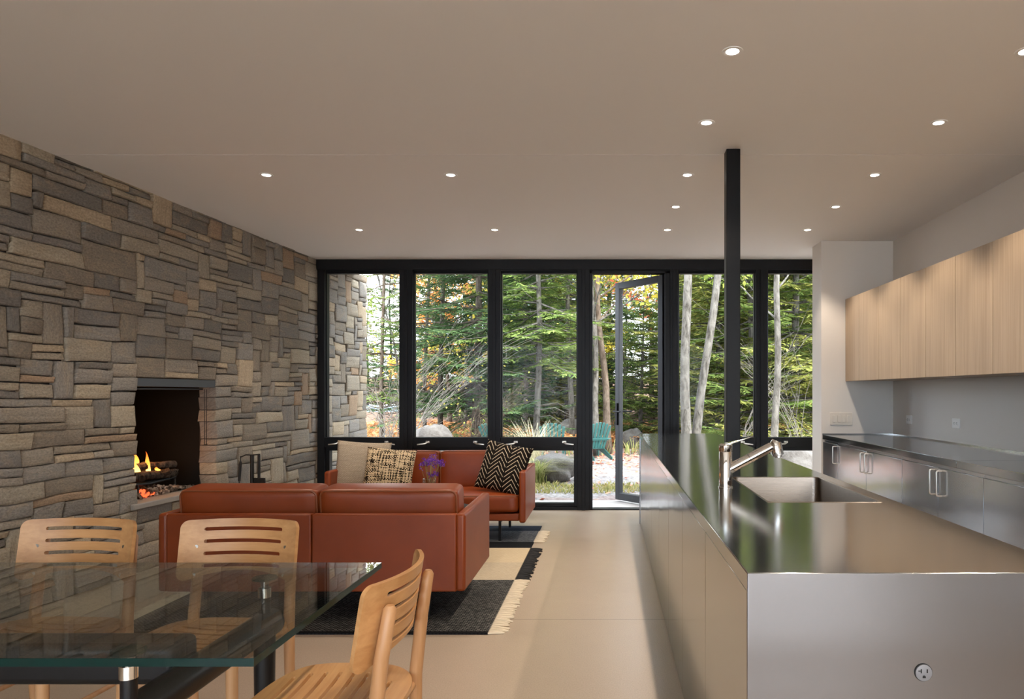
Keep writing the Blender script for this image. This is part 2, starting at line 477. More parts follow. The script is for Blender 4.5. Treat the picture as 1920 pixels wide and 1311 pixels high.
M['steel_slab'] = plain('hearth_slab', (.26, .235, .21), .8, bump=(40, .3))

# ---------------------------------------------------------------- room shell
H = 2.736
XL0, KL = -3.66, .0643                      # stone wall: x = XL0 + KL*y
def xl(y): return XL0 + KL * y
XR = 2.73
YF = 7.63                                   # plane of the glazing
YB = -3.6
struct('floor', MB().box(-4.3, XR + .2, YB - .1, YF + .07, -.12, 0), M['concrete'], smooth=False)
c_ = MB().box(-4.2, XR + .05, YB, 4.232, H, H + .03).box(-4.2, XR + .05, 4.240, YF + .02, H, H + .03)
struct('ceiling', c_, M['ceiling'], smooth=False)
struct('roof', MB().box(-4.6, XR + .6, YB - 2.4, 8.46, H + .032, H + .24).box(-4.6, XR + .6, 8.38, 8.49, H + .005, H + .26), M['wall'], smooth=False)  # deep rear overhang is unseen, shaped to keep sun out of the room
struct('wall_right', MB().box(XR, XR + .2, YB, YF + .1, 0, H + .02), M['wall'], smooth=False)
struct('wall_far', MB().box(2.043, XR, 6.64, 6.93, 0, H), M['wall'], smooth=False)
struct('wall_back', MB().box(-4.2, XR, YB - .2, YB, 2.62, H), M['wall'], smooth=False)
wf = MB(); XW = [-4.0, -2.66, -1.32, .02, 1.36, 2.67]
for x in XW: wf.box(x, x + .06, YB - .12, YB - .04, 0, 2.62)
wf.box(-4.0, XR, YB - .12, YB - .04, 0, .05).box(-4.0, XR, YB - .12, YB - .04, 2.57, 2.62)
w6 = struct('window_6', wf, M['black'], smooth=False)  # unseen rear glazing, added to bring more daylight into the room
for k in range(5):
    MB().box(XW[k] + .055, XW[k + 1] + .005, YB - .09, YB - .08, .05, 2.57).build('glass_pane', M['pane'], w6, smooth=False)

# ---- stone wall (irregular dry ashlar, one continuous wall)
def hyp(p, s=0.0): return mnoise.noise(Vector((p[0], p[1], s)))
def stones(mb, place, u0, nU, cu, nV, cv, hole, seed, vmax, fine=lambda u: 1.0, warp=1.0, depth=.11):
    rr = random.Random(seed)
    occ = [[False] * nU for _ in range(nV)]
    if hole:
        a, b, c, d = hole
        for j in range(c, d):
            for i in range(a, b): occ[j][i] = True
    wide = [(5, 2), (6, 2), (4, 2), (4, 1), (6, 1), (3, 1), (5, 3), (4, 3), (3, 3), (3, 2), (2, 2), (3, 2), (4, 2), (5, 1), (7, 2), (2, 1), (3, 1), (4, 1), (5, 4), (5, 2)]
    tall = [(2, 4), (2, 5), (1, 3), (2, 3), (1, 4), (3, 5), (1, 2), (3, 4)]
    rects = []
    for j in range(nV):
        for i in range(nU):
            if occ[j][i]: continue
            run = 0
            while i + run < nU and not occ[j][i + run]: run += 1
            def fits(w, h):
                if i + w > nU or j + h > nV: return False
                return all(not occ[b][a] for b in range(j, j + h) for a in range(i, i + w))
            ch = None
            for _ in range(14):
                w, h = rr.choice(tall if rr.random() < .11 else wide)
                if w <= run <= w + 1: w = run if run <= 8 else w
                if fits(w, h): ch = (w, h); break
            if ch is None:
                w = min(run, rr.randint(2, 5)); ch = (w, 1)
            w, h = ch
            for b in range(j, j + h):
                for a in range(i, i + w): occ[b][a] = True
            rects.append((i, j, w, h))
    for (i, j, w, h) in rects:
        ua, ub = u0 + i * cu, u0 + (i + w) * cu
        va, vb = j * cv, (j + h) * cv
        g = .0028
        cj = lambda: (rr.uniform(-.006, .006), rr.uniform(-.005, .005))
        cs = [cj() for _ in range(4)]
        proud = rr.uniform(-.009, .009); tilt = rr.uniform(-.006, .006); tiltv = rr.uniform(-.006, .006)
        fn = fine((ua + ub) / 2)
        n = max(3, int((ub - ua) / (.038 * fn))); m = max(3, int((vb - va) / (.038 * fn)))
        e = .007
        L, Hh = ub - ua, vb - va
        us = [0, e / L] + [k / n for k in range(1, n)] + [1 - e / L, 1]
        vs_ = [0, e / Hh] + [k / m for k in range(1, m)] + [1 - e / Hh, 1]
        us = sorted(set(round(x, 5) for x in us)); vs_ = sorted(set(round(x, 5) for x in vs_))
        so = rr.uniform(0, 900); base = len(mb.v); vert = h * cv > w * cu * 1.05
        off = (rr.uniform(0, 50), rr.uniform(0, 50))
        NU, NV = len(us), len(vs_)
        rows = []
        def warpuv(u, v):
            k = warp
            if hole:
                du = max(u0 + hole[0] * cu - u, u - (u0 + hole[1] * cu), 0); dv = max(hole[2] * cv - v, v - hole[3] * cv, 0)
                k *= min(1, math.hypot(du, dv) / .35)
            k2 = min(1, max(0, (vmax - v) / .5))
            du_ = .014 * hyp((u * 1.7, v * 3.1), 3.3)
            dv_ = (.030 * hyp((u * .8, v * 1.3), 7.7) + .010 * hyp((u * 3.1, v * 3.1), 1.1)) * k2
            return u + du_ * k, v + dv_ * k
        for b, tv in enumerate(vs_):
            for a, tu in enumerate(us):
                jx = cs[0][0] * (1 - tu) * (1 - tv) + cs[1][0] * tu * (1 - tv) + cs[2][0] * tu * tv + cs[3][0] * (1 - tu) * tv
                jy = cs[0][1] * (1 - tu) * (1 - tv) + cs[1][1] * tu * (1 - tv) + cs[2][1] * tu * tv + cs[3][1] * (1 - tu) * tv
                u = ua + g + (L - 2 * g) * tu + jx; v = va + g + (Hh - 2 * g) * tv + jy
                edge = a in (0, NU - 1) or b in (0, NV - 1)
                q = (u * 16 + so, v * 16)
                dep = proud + tilt * (tu - .5) * 2 + tiltv * (tv - .5) * 2 + .006 * hyp((u * 6 + so, v * 6), 5) + .004 * hyp(q, 2)
                if edge:
                    dep -= .006 + .005 * abs(hyp(q, 9))
                    u += .004 * hyp((u * 22 + so, v * 22), 4); v += .004 * hyp((u * 22, v * 22 + so), 8)
                u, v = warpuv(u, v); v = min(v, vmax)
                mb.v.append(tuple(place(u, v, dep)))
                mb.uv[len(mb.v) - 1] = ((v + off[0], u + off[1]) if vert else (u + off[0], v + off[1]))
        for b in range(NV - 1):
            for a in range(NU - 1):
                k = base + b * NU + a; mb.f.append((k, k + 1, k + NU + 1, k + NU))
        ring = [a for a in range(NU)] + [b * NU + NU - 1 for b in range(1, NV)] + [(NV - 1) * NU + a for a in range(NU - 2, -1, -1)] + [b * NU for b in range(NV - 2, 0, -1)]
        rb = len(mb.v)
        for q in ring:
            x = Vector(mb.v[base + q]); x2 = place.back(x, depth)
            mb.v.append(tuple(x2)); uvp = mb.uv[base + q]; mb.uv[len(mb.v) - 1] = (uvp[0] + .05, uvp[1] + .07)
        for q in range(len(ring)):
            p2 = (q + 1) % len(ring)
            mb.f.append((base + ring[q], rb + q, rb + p2, base + ring[p2]))
    return rects
class Place:
    """maps wall (u along, v up, depth out) to the place"""
    def __init__(s, org, t, n): s.o, s.t, s.n = Vector(org), Vector(t).normalized(), Vector(n).normalized()
    def __call__(s, u, v, d): return s.o + s.t * u + s.n * d + Vector((0, 0, v))
    def back(s, p, d): return p - s.n * d
PW = Place((XL0, 0, 0), (KL, 1, 0), (1, -KL, 0))
sw = MB()
CU, CV = .075, .0496
U0 = 4.93 - 70 * CU                          # so that the fire opening falls on the grid
hole = (70, 82, 10, 28)
stones(sw, PW, U0, 123, CU, 56, CV, hole, 11, H + .02, fine=lambda u: 1.0 if u > 3.4 else 2.2, depth=.14)
def flip_fix(o): return o
# mortar backing behind the stones, open at the firebox
bk = lambda ua, ub, va, vb, d0=-.16, d1=-.035: [PW(u, v, d) for d in (d0, d1) for v in (va, vb) for u in (ua, ub)]
swall = sw.build('wall_left', M['stone'], angle=55, fix=True); swall['kind'] = 'structure'
m2 = MB()
BF = [(0, 2, 3, 1), (4, 5, 7, 6), (0, 1, 5, 4), (2, 6, 7, 3), (0, 4, 6, 2), (1, 3, 7, 5)]
for (ua, ub, va, vb) in ((-.30, 4.91, 0, H), (5.85, 8.70, 0, H), (4.91, 5.85, 0, .48), (4.91, 5.85, 1.40, H), (YB - .1, -.30, 0, H)):
    m2.add(bk(ua, ub, va, vb), BF)
m2.add(bk(8.70, 8.80, 0, H, -.45, -.05), BF)
m2.build('mortar', plain('dark_mortar', (.05, .045, .04), .95), swall, smooth=False)
# rear part of the same wall behind the dining table
sr = MB(); stones(sr, PW, YB, 44, CU, 56, CV, None, 5, H + .02, fine=lambda u: 3.0)
sr.build('stone_facing', M['stone'], swall, angle=55)
# end face of the wall outdoors
PE = Place((xl(8.90) - .02, 8.90, 0), (-1, KL, 0), (KL, 1, 0))
se = MB(); stones(se, PE, 0, 6, CU, 56, CV, None, 9, H + .02)
se.build('stone_end', M['stone'], swall, angle=55)

# ---------------------------------------------------------------- firebox
fp = thing('fireplace', 'open wood-burning fireplace with black firebox set in the stone wall', 'fireplace', PW(5.38, .49, -.3))
fpo = Vector(fp.location)
def loc(m, o=fpo):
    m.v = [tuple(Vector(p) - o) for p in m.v]; return m
def fbox(ua, ub, va, vb, da, db):
    return MB().add([PW(u, v, d) for d in (da, db) for v in (va, vb) for u in (ua, ub)], BF)
fb = MB()
for b in ((4.86, 5.90, .46, .492, -.72, -.12), (4.86, 5.90, 1.40, 1.44, -.72, -.16), (4.80, 4.905, .46, 1.44, -.72, -.16), (5.855, 5.96, .46, 1.44, -.72, -.16), (4.80, 5.96, .46, 1.44, -.78, -.72)):
    q = fbox(*b); fb.add(q.v, q.f)
loc(fb).build('firebox', M['firebox'], fp, smooth=False)
loc(fbox(4.925, 5.835, 1.326, 1.388, -.10, -.012)).build('lintel', M['lintel'], fp, bevel=.002)
loc(fbox(4.935, 5.82, 1.305, 1.318, -.16, -.11)).build('damper_rail', M['lintel'], fp, bevel=.002)
sm = MB()
for u in (5.765, 5.79): sm.tube([PW(u, 1.31, -.06), PW(u, .85, -.06)], .0025, 6)
sm.tube([PW(5.76, .85, -.06), PW(5.80, .85, -.06)], .003, 6)
loc(sm).build('screen_rod', M['iron'], fp)
hs = fbox(4.86, 5.80, .455, .497, -.13, .035)
loc(hs).build('hearth_stone', M['steel_slab'], fp, bevel=.008)

gr = thing('fire_grate', 'black iron grate holding the burning logs in the firebox', 'grate', PW(5.36, .492, -.30))
go = Vector(gr.location); g1 = MB()
for k in range(6):
    d = -.42 + k * .045
    g1.tube([PW(5.10, .60, d), PW(5.30, .585, d), PW(5.60, .60, d)], .010, 8)
for u in (5.16, 5.56):
    g1.tube([PW(u, .492, -.43), PW(u, .585, -.43), PW(u, .585, -.17), PW(u, .492, -.17)], .010, 8)
loc(g1, go).build('grate_bars', M['iron'], gr)
for d in (-.2, -.38):
    loc(MB().tube([PW(5.60, .60, d), PW(5.63, .66, d)], .010, 8), go).build('finial', M['iron'], gr)
def log(a, b, r, label, seed):
    rr = random.Random(seed); A, B = Vector(a), Vector(b)
    o = thing('firewood_log', label, 'log', (A + B) / 2, group='logs on the fire grate')
    n = 7; m = MB(); pts = [A.lerp(B, k / n) - Vector(o.location) + Vector((rr.uniform(-.006, .006), 0, rr.uniform(-.006, .006))) for k in range(n + 1)]
    m.tube(pts, [r * rr.uniform(.88, 1.1) for _ in pts], 9); m.build('bark', M['log'], o); return o
log(PW(5.12, .655, -.22), PW(5.60, .635, -.20), .034, 'charred log at the front of the fire grate', 1)
log(PW(5.14, .650, -.36), PW(5.58, .645, -.33), .038, 'charred log lying at the rear of the fire grate', 2)
log(PW(5.16, .72, -.30), PW(5.62, .705, -.22), .030, 'burning log on top of the others with its grey end showing', 3)
log(PW(5.30, .635, -.40), PW(5.48, .66, -.15), .026, 'short split log wedged crosswise under the top log', 4)
log(PW(5.20, .635, -.17), PW(5.40, .66, -.38), .026, 'thin glowing log wedged crosswise near the flames', 5)
fl = thing('fire', 'orange flames rising from the burning logs', 'fire', PW(5.36, .66, -.28)); fo = Vector(fl.location)
for (u, d, h, w, sd) in ((5.24, -.24, .20, .042, 1), (5.30, -.30, .26, .042, 2), (5.40, -.27, .17, .042, 3), (5.45, -.22, .07, .03, 4), (5.18, -.28, .22, .045, 5), (5.35, -.34, .22, .045, 6)):
    m = MB(); rr = random.Random(sd); pts = []; rs = []
    for k in range(12):
        q = k / 11
        pts.append(PW(u + .035 * math.sin(q * 5 + sd) * q - .05 * q, .655 + h * q, d + .02 * math.sin(q * 4 + sd * 2))); rs.append(max(.001, w * .5 * (math.sin(PI * min(1, q * .8 + .2)) ** .8) * (1 - q * .55)))
    m.tube(pts, rs, 8); loc(m, fo).build('flame', M['flame'], fl)
lp = bpy.data.lights.new('fire_glow', 'POINT'); lp.energy = 2.6; lp.color = (1, .38, .10); lp.shadow_soft_size = .08
lo = bpy.data.objects.new('fire_glow', lp); COL.objects.link(lo); lo.parent = fl; lo.location = PW(5.36, .80, -.26) - fo
def chips(name, mat, n, um, us, dm, ds, v0, hh, size, seed, label, cat):
    rr = random.Random(seed); m = MB()
    for _ in range(n):
        u = rr.gauss(um, us); d = rr.gauss(dm, ds)
        if not (4.93 < u < 5.83 and -.6 < d < -.10): continue
        v = v0 + hh * rr.random() * max(0, 1 - abs(u - um) / (us * 2.6)); s = size * rr.uniform(.5, 1.3)
        m.obox(PW(u, v + s * .2, d), (s, s * .7, s * .45), Matrix.Rotation(rr.uniform(0, 6.3), 3, Vector((rr.uniform(-1, 1), rr.uniform(-1, 1), 1))))
    o = m.build(name, mat, smooth=False); tag(o, label, cat, kind='stuff')
chips('ash_bed', M['ash'], 420, 5.40, .15, -.24, .08, .495, .055, .026, 3, 'heap of grey ash and wood chips under the grate', 'ash')
chips('ember_bed', M['ember'], 40, 5.24, .05, -.24, .07, .50, .05, .022, 8, 'glowing red embers at the left of the ash', 'embers')

# fire tools on a stand
ft = thing('fire_tool_set', 'black iron fireplace tool stand with poker and shovel by the stone wall', 'fire tools', (-3.08, 6.0, 0))
m = MB().lathe([(.10, 0), (.10, .012), (.02, .022), (.012, .03)], 20); m.build('base', M['iron'], ft)
m = MB().tube([(0, 0, .02), (0, 0, .74)], .016, 10).tube([(-.09, -.02, .725), (-.05, -.01, .745), (0, 0, .742), (.065, .01, .748)], .005, 8); m.build('stand', M['iron'], ft)
m = MB().tube([(-.09, -.02, .735), (-.088, -.02, .69)], .004, 8).tube([(-.088, -.02, .69), (-.092, -.02, .66), (-.100, -.02, .52)], [.008, .013, .011], 10).tube([(-.1, -.02, .52), (-.104, -.02, .05)], .005, 8); m.build('poker', M['iron'], ft)
m = MB().tube([(.055, .01, .745), (.055, .01, .53)], .012, 10).obox((.062, .01, .47), (.10, .012, .15), Matrix.Rotation(rad(4), 3, 'X')); m.build('shovel', M['iron'], ft, bevel=.004)

# ---------------------------------------------------------------- glazed facade
def fx(x): return (x - 1140) * YF / F
def fz(y): return CAMZ - (y - 737) * YF / F
Y0, Y1 = YF - .06, YF + .06
beam = MB().box(fx(598), XR, YF - .075, YF + .075, fz(508), H + .005)
struct('trim_1', beam, M['black'], bevel=.003)
MB().box(fx(602), XR, YF - .03, YF + .03, fz(514), fz(508)).build('head_stop', M['black'], bpy.data.objects['trim_1'], smooth=False)
posts = [(600, 613), (752, 777), (917, 940), (1083, 1106), (1255, 1271), (1415, 1437)]
pm = MB()
for k, (a, b) in enumerate(posts):
    o = struct('trim_%d' % (k + 2), MB().box(fx(a), fx(b), Y0 - .01, Y1 + .01, 0, fz(507)), M['black'], bevel=.003)
    c = (fx(a) + fx(b)) / 2
    if k: MB().box(c - .018, c + .018, Y0 - .024, Y0 - .01, 0, fz(508)).build('cover_strip', M['black'], o, bevel=.002)
def window(n, a, b, lower=True, handles=True, sill=True):
    xa, xb = fx(a), fx(b)
    fr = MB()
    s = .018
    def ring(m, x0, x1, z0, z1, w, y0=Y0, y1=Y1):
        m.box(x0, x0 + w, y0, y1, z0, z1).box(x1 - w, x1, y0, y1, z0, z1).box(x0 + w, x1 - w, y0, y1, z0, z0 + w).box(x0 + w, x1 - w, y0, y1, z1 - w, z1)
        return m
    zt0, zt1 = fz(838), fz(820)
    ring(fr, xa, xb, zt1 - .012, fz(510), .012, YF - .03, YF + .03)
    fr.box(xa, xb, Y0, Y1, zt0, zt1)
    if lower: fr.box(xa, xb, Y0, Y1, 0, fz(949.5))
    o = struct('window_%d' % n, fr, M['black'], bevel=.002)
    MB().box(xa + .01, xb - .01, YF - .006, YF + .006, zt1 - .005, fz(512)).build('glass_pane', M['pane'], o, smooth=False)
    if lower:
        sash = ring(MB(), xa, xb, fz(949.5), zt0, .040, YF - .03, YF + .05)
        sa = sash.build('awning_sash', M['black'], o, bevel=.003)
        MB().box(xa + .035, xb - .035, YF + .004, YF + .016, fz(949.5) + .035, zt0 - .035).build('glass_pane', M['pane'], sa, smooth=False)
    if handles:
        for hx, s in ((xa + .20 * (xb - xa), -1), (xb - .17 * (xb - xa), 1)):
            h = MB(); z = fz(830)
            h.box(hx - .022, hx + .022, Y0 - .012, Y0 - .001, z - .001, z + .022)
            h.tube([(hx, Y0 - .012, z + .010), (hx, Y0 - .045, z + .008), (hx + s * .02, Y0 - .052, z - .004), (hx + s * .105, Y0 - .050, z - .014)], [.008, .008, .009, .008], 8)
            h.build('window_handle', M['nickel'], o, bevel=.002)
    return o
window(1, 613, 752); window(2, 777, 917); window(3, 940, 1083)
window(4, 1271, 1415); window(5, 1437, 1437 + (XR - fx(1437)) * F / YF)
# doorway
df = MB().box(fx(1106), fx(1255), Y0, Y1, -.02, .012).box(fx(1246), fx(1255), Y0, Y1, 0, fz(510)).box(fx(1106), fx(1111), Y0, Y1, 0, fz(510)).box(fx(1106), fx(1255), Y0, Y1, fz(514), fz(509))
d1 = struct('door_1', df, M['black'], smooth=False)
hx = fx(1246)
WL = .80; zb, zt = .015, fz(514) - .003
lf = MB(); w = .072
lf.box(-WL, -WL + w, -.03, .03, zb, zt).box(-w, 0, -.03, .03, zb, zt).box(-WL + w, -w, -.03, .03, zb, zb + .085).box(-WL + w, -w, -.03, .03, zt - .075, zt)
leaf = lf.build('door_leaf', M['door_grey'], d1, bevel=.003)
leaf.location = (hx, YF + .03, 0); leaf.rotation_euler = (0, 0, rad(-50))
MB().box(-WL + w - .01, -w + .01, -.008, .008, zb + .08, zt - .07).build('glass_pane', M['pane'], leaf, smooth=False)
hz = 1.03
for s in (-1, 1):
    h = MB().box(-WL + .018, -WL + .048, s * .03, s * .042, hz - .13, hz + .13)
    h.tube([(-WL + .033, s * .04, hz + .03), (-WL + .033, s * .085, hz + .03), (-WL + .16, s * .088, hz + .03)], .0095, 10)
    h.build('door_handle', M['black'], leaf, bevel=.002)
# steel column through the island
struct('column', MB().box(.747 - .0415, .747 + .0415, 4.17 - .0415, 4.17 + .0415, 0, H), M['blackpost'], bevel=.004)

# ---------------------------------------------------------------- downlights
def downlight(x, y, label, on=True):
    o = thing('recessed_downlight', label, 'downlight', (x, y, H), group='recessed ceiling downlights')
    MB().lathe([(.025, .001), (.027, -.0015), (.031, -.0035), (.0435, -.0032), (.0455, .001)], 32, close=False).build('trim_ring', M['plastic_light'], o)
    MB().lathe([(.0275, -.0005), (.0275, -.0022)], 28).build('lamp_lens', M['lamp'], o, smooth=False)
    L = bpy.data.lights.new('downlight_beam', 'SPOT'); L.energy = SPOT_W; L.color = (1, .85, .69)
    L.spot_size = rad(100); L.spot_blend = .45; L.shadow_soft_size = .028
    q = bpy.data.objects.new('downlight_beam', L); COL.objects.link(q); q.parent = o; q.location = (0, 0, -.012)
    return o
RY = [2.953, 3.733, 4.628, 5.42, 6.185]
for k, y in enumerate(RY):
    downlight(.53, y, ['largest round downlight, nearest to the camera above the steel island', 'round downlight above the sink, just before the ceiling joint', 'round downlight left of the black column beyond the ceiling joint',
                       'second downlight from the windows in the row left of the black column', 'downlight nearest the windows in the row left of the black column'][k])
for k, y in enumerate(RY[1:]):
    downlight(1.78, y, ['rightmost downlight, over the aisle in front of the tall wood cabinets', 'round downlight beyond the ceiling joint, right of the black column',
                        'second downlight from the windows in the row right of the column', 'downlight close to the top of the white wall end'][k])
downlight(-2.28, 4.628, 'leftmost downlight, near the top of the stone wall')
downlight(-1.05, 4.628, 'downlight above the gap behind the front leather sofa')
downlight(-2.22, 6.185, 'downlight over the left end of the far sofa')
downlight(-1.01, 6.185, 'downlight over the right end of the far sofa')
downlight(1.78, 2.953, 'downlight just outside the frame over the kitchen aisle')
for y in (2.16, 1.37, .5):  # unseen downlights out of frame, added for the light they supply
    for x in (.53, 1.78): downlight(x, y, 'unseen downlight added over the kitchen for its light')
for x in (-2.28, -1.05): downlight(x, -1.2, 'unseen downlight added over the dining floor for its light')

# ---------------------------------------------------------------- kitchen island
ZC = .882
IX0, IX1, IY0, IY1 = .308, 1.06, 1.531, 6.80
isl = thing('island_worktop', 'long stainless steel island worktop with waterfall end and inset sink', 'worktop', (IX0, IY0, 0))
SX0, SX1, SY0, SY1 = .585, .993, 2.524, 3.275
def islv(m): return loc(m, Vector((IX0, IY0, 0)))
tp = MB(); T = .042
vs = []; xs = [IX0, SX0, SX1, IX1]; ys = [IY0 + .002, SY0, SY1, IY1]
for z in (ZC, ZC - T):
    for y in ys:
        for x in xs: vs.append((x, y, z))
fs = []
for j in range(3):
    for i in range(3):
        if i == 1 and j == 1: continue
        a = j * 4 + i; fs.append((a, a + 1, a + 5, a + 4)); fs.append((16 + a, 16 + a + 4, 16 + a + 5, 16 + a + 1))
def quad(a, b): fs.append((a, b, b + 16, a + 16))
for i in range(3): quad(i, i + 1); quad(12 + i, 13 + i); quad(i * 4, i * 4 + 4); quad(i * 4 + 3, i * 4 + 7)
quad(5, 6); quad(9, 10); quad(5, 9); quad(6, 10)
tp.add(vs, fs)
islv(tp).build('top_sheet', M['steel_top'], isl, bevel=.0025)
islv(MB().box(IX0, IX1, IY0, IY0 + .0019, 0, ZC - .0005).box(IX0 + .002, IX1 - .002, IY0 + .002, IY0 + .024, 0, ZC - .043)).build('end_panel', M['steel_end'], isl, bevel=.002)
islv(MB().box(IX0, IX1, IY1 - .025, IY1, 0, ZC - .002)).build('end_panel', M['steel_end'], isl, bevel=.002)
# sink basin
bs = MB(); r = .03; dz = .23
def rrect(x0, x1, y0, y1, r, n=5):
    out = []
    for cx, cy, a0 in ((x1 - r, y1 - r, 0), (x0 + r, y1 - r, 90), (x0 + r, y0 + r, 180), (x1 - r, y0 + r, 270)):
        for k in range(n + 1):
            a = rad(a0 + 90 * k / n); out.append((cx + r * math.cos(a), cy + r * math.sin(a)))
    return out
loops = []
for (ins, z, rq) in ((-.006, ZC + .0002, .008), (-.005, ZC + .0012, .008), (.0015, ZC + .0010, .024), (.0025, ZC - .004, .026), (.0025, ZC - dz + .03, .03), (.010, ZC - dz + .01, .03), (.03, ZC - dz, .03)):
    loops.append([(x, y, z) for x, y in rrect(SX0 + ins, SX1 - ins, SY0 + ins, SY1 - ins, rq)])
n = len(loops[0]); vs = [p for l in loops for p in l]; fs = []
for i in range(len(loops) - 1):
    for k in range(n): l = (k + 1) % n; fs.append((i * n + k, i * n + l, (i + 1) * n + l, (i + 1) * n + k))
fs.append(tuple((len(loops) - 1) * n + k for k in range(n)))
sb = islv(bs.add(vs, fs)).build('sink_basin', M['steel_sink'], isl, fix=False)
islv(MB().lathe([(.045, 0), (.043, .004), (.02, .001)], 24, ((SX0 + SX1) / 2, (SY0 + SY1) / 2 + .1, ZC - dz))).build('drain', M['chrome'], sb)
# cabinets below the island worktop
seams = [1.556, 2.237, 2.927, 3.60, 4.28, 5.0, 5.70, 6.77]
isn = ['steel cabinet at the near end of the island, nearest to the camera', 'second steel island cabinet from the camera, under the near end of the sink', 'third steel island cabinet from the camera, under the far end of the sink',
       'fourth steel island cabinet, just in front of the black column', 'fifth steel island cabinet, where the black column passes through', 'sixth steel island cabinet, third from the window end',
       'last steel island cabinet, at the window end of the island']
for k in range(7):
    a, b = seams[k], seams[k + 1]; c = thing('island_cabinet', isn[k], 'cabinet', (.68, (a + b) / 2, 0), group='steel cabinets under the island')
    hw = (b - a) / 2
    tall = not (k in (1, 2))
    MB().box(-.345, .345, -hw + .003, hw - .003, .06, ZC - T - .022 if tall else .62).build('carcass', M['steel_door'], c, bevel=.002)
    MB().box(-.30, .33, -hw + .003, hw - .003, 0, .06).build('plinth', M['black'], c, smooth=False)
    nd = 2 if k == 6 else 1
    for q in range(nd):
        y0, y1 = -hw + q * 2 * hw / nd + .0018, -hw + (q + 1) * 2 * hw / nd - .0018
        MB().box(-.366, -.346, y0, y1, .012, ZC - T - .008).build('side_door', M['steel_door'], c, bevel=.0012)
        MB().box(.346, .366, y0, y1, .012, ZC - T - .008).build('side_door', M['steel_door'], c, bevel=.0012)
# faucet
fa = thing('kitchen_faucet', 'chrome single-lever kitchen faucet with pull-out spray beside the island sink', 'faucet', (.494, 2.915, ZC))
MB().lathe([(.031, 0), (.031, .004), (.0275, .006), (.0275, .150), (.0265, .152)], 32).build('body', M['chrome'], fa)
m = MB().lathe([(.0265, .1525), (.0275, .155), (.0285, .178), (.020, .186)], 32); hd = m.build('lever_cap', M['chrome'], fa)
m = MB(); pts = [(-.028, 0, .172), (0, 0, .184), (.03, 0, .192), (.075, 0, .205), (.115, 0, .218)]
for i, p in enumerate(pts):
    w_ = [.012, .024, .016, .012, .009][i]; t_h = [.004, .010, .006, .004, .003][i]
    m.v += [(p[0], -w_, p[2] - t_h), (p[0], w_, p[2] - t_h), (p[0], w_, p[2] + t_h * .3), (p[0], -w_, p[2] + t_h * .3)]
for i in range(len(pts) - 1):
    for k in range(4): l = (k + 1) % 4; m.f.append((i * 4 + k, i * 4 + l, i * 4 + 4 + l, i * 4 + 4 + k))
m.f += [(3, 2, 1, 0), tuple(4 * (len(pts) - 1) + k for k in range(4))]
m.build('lever', M['chrome'], fa, bevel=.002)
m = MB().tube([(.012, 0, .076), (.10, 0, .123)], [.0215, .0205], 24).tube([(.1018, 0, .1238), (.193, 0, .172)], [.0205, .0195], 24); sp = m.build('spout', M['chrome'], fa)
MB().tube([(.10, 0, .123), (.1018, 0, .1238)], .0185, 24).build('seam_ring', M['slot'], sp)
m = MB().tube([(.214, 0, .196), (.211, 0, .190), (.217, 0, .150), (.221, 0, .136)], [.020, .0235, .0255, .0245], 28).tube([(.221, 0, .136), (.2225, 0, .128)], .016, 20); m.build('spray_head', M['chrome'], fa)
# round outlet on the island end
ol = thing('island_outlet', 'round grey power outlet in the steel end panel of the island', 'outlet', (.696, IY0 - .001, .663))
def yl(m):    # lathe made along z turned to face the camera
    m.v = [(x, -z, y) for x, y, z in m.v]; return m
yl(MB().lathe([(.0195, 0), (.0195, .0012), (.0182, .0014)], 40)).build('rim', M['slot'], ol)
yl(MB().lathe([(.0180, .0010), (.0180, .0032), (.0172, .0036)], 40)).build('face', M['outlet_grey'], ol)
sl = MB().box(-.0074, -.0050, -.0045, -.0032, .0, .0090).box(-.0128, -.0062, -.0045, -.0032, .0038, .0056)
sl.box(.0056, .0082, -.0045, -.0032, .0005, .0085); sl.build('blade_slot', M['slot'], ol, smooth=False)
gs = MB(); gp = [(.0034 * math.cos(rad(a)), .0034 * math.sin(rad(a))) for a in range(0, 181, 20)] + [(-.0034, -.0024), (.0034, -.0024)]
n = len(gp); gs.add([(x, y_, z - .0085) for y_ in (-.0046, -.0032) for x, z in gp], [tuple(range(n)), tuple(range(2 * n - 1, n - 1, -1))] + [(k, (k + 1) % n, n + (k + 1) % n, n + k) for k in range(n)])
gs.build('ground_slot', M['slot'], ol, smooth=False)

# ---------------------------------------------------------------- wall kitchen
XB = 2.05
wt = thing('wall_worktop', 'stainless steel worktop along the right wall below the wood cabinets', 'worktop', (XB, 1.0, 0))
def wl(m): return loc(m, Vector((XB, 1.0, 0)))
wl(MB().box(XB, XR - .004, 4.0815, 6.636, ZC - .045, ZC)).build('top_sheet', M['steel_top'], wt, bevel=.002)
wl(MB().box(XB, XR - .004, .9, 4.0795, ZC - .045, ZC)).build('top_sheet', M['steel_top'], wt, bevel=.002)
wl(MB().box(XR - .018, XR - .004, .9, 6.636, ZC, ZC + .010).box(XB, XR - .004, 6.624, 6.636, ZC, ZC + .010)).build('wall_seal', M['chrome_dark'], wt, smooth=False)
def handle(m, x, y, z0, z1):
    d = .032
    m.tube([(x, y, z0), (x - d + .012, y, z0), (x - d + .003, y, z0 + .003), (x - d, y, z0 + .012), (x - d, y, z1 - .012), (x - d + .003, y, z1 - .003), (x - d + .012, y, z1), (x, y, z1)], .0048, 10)
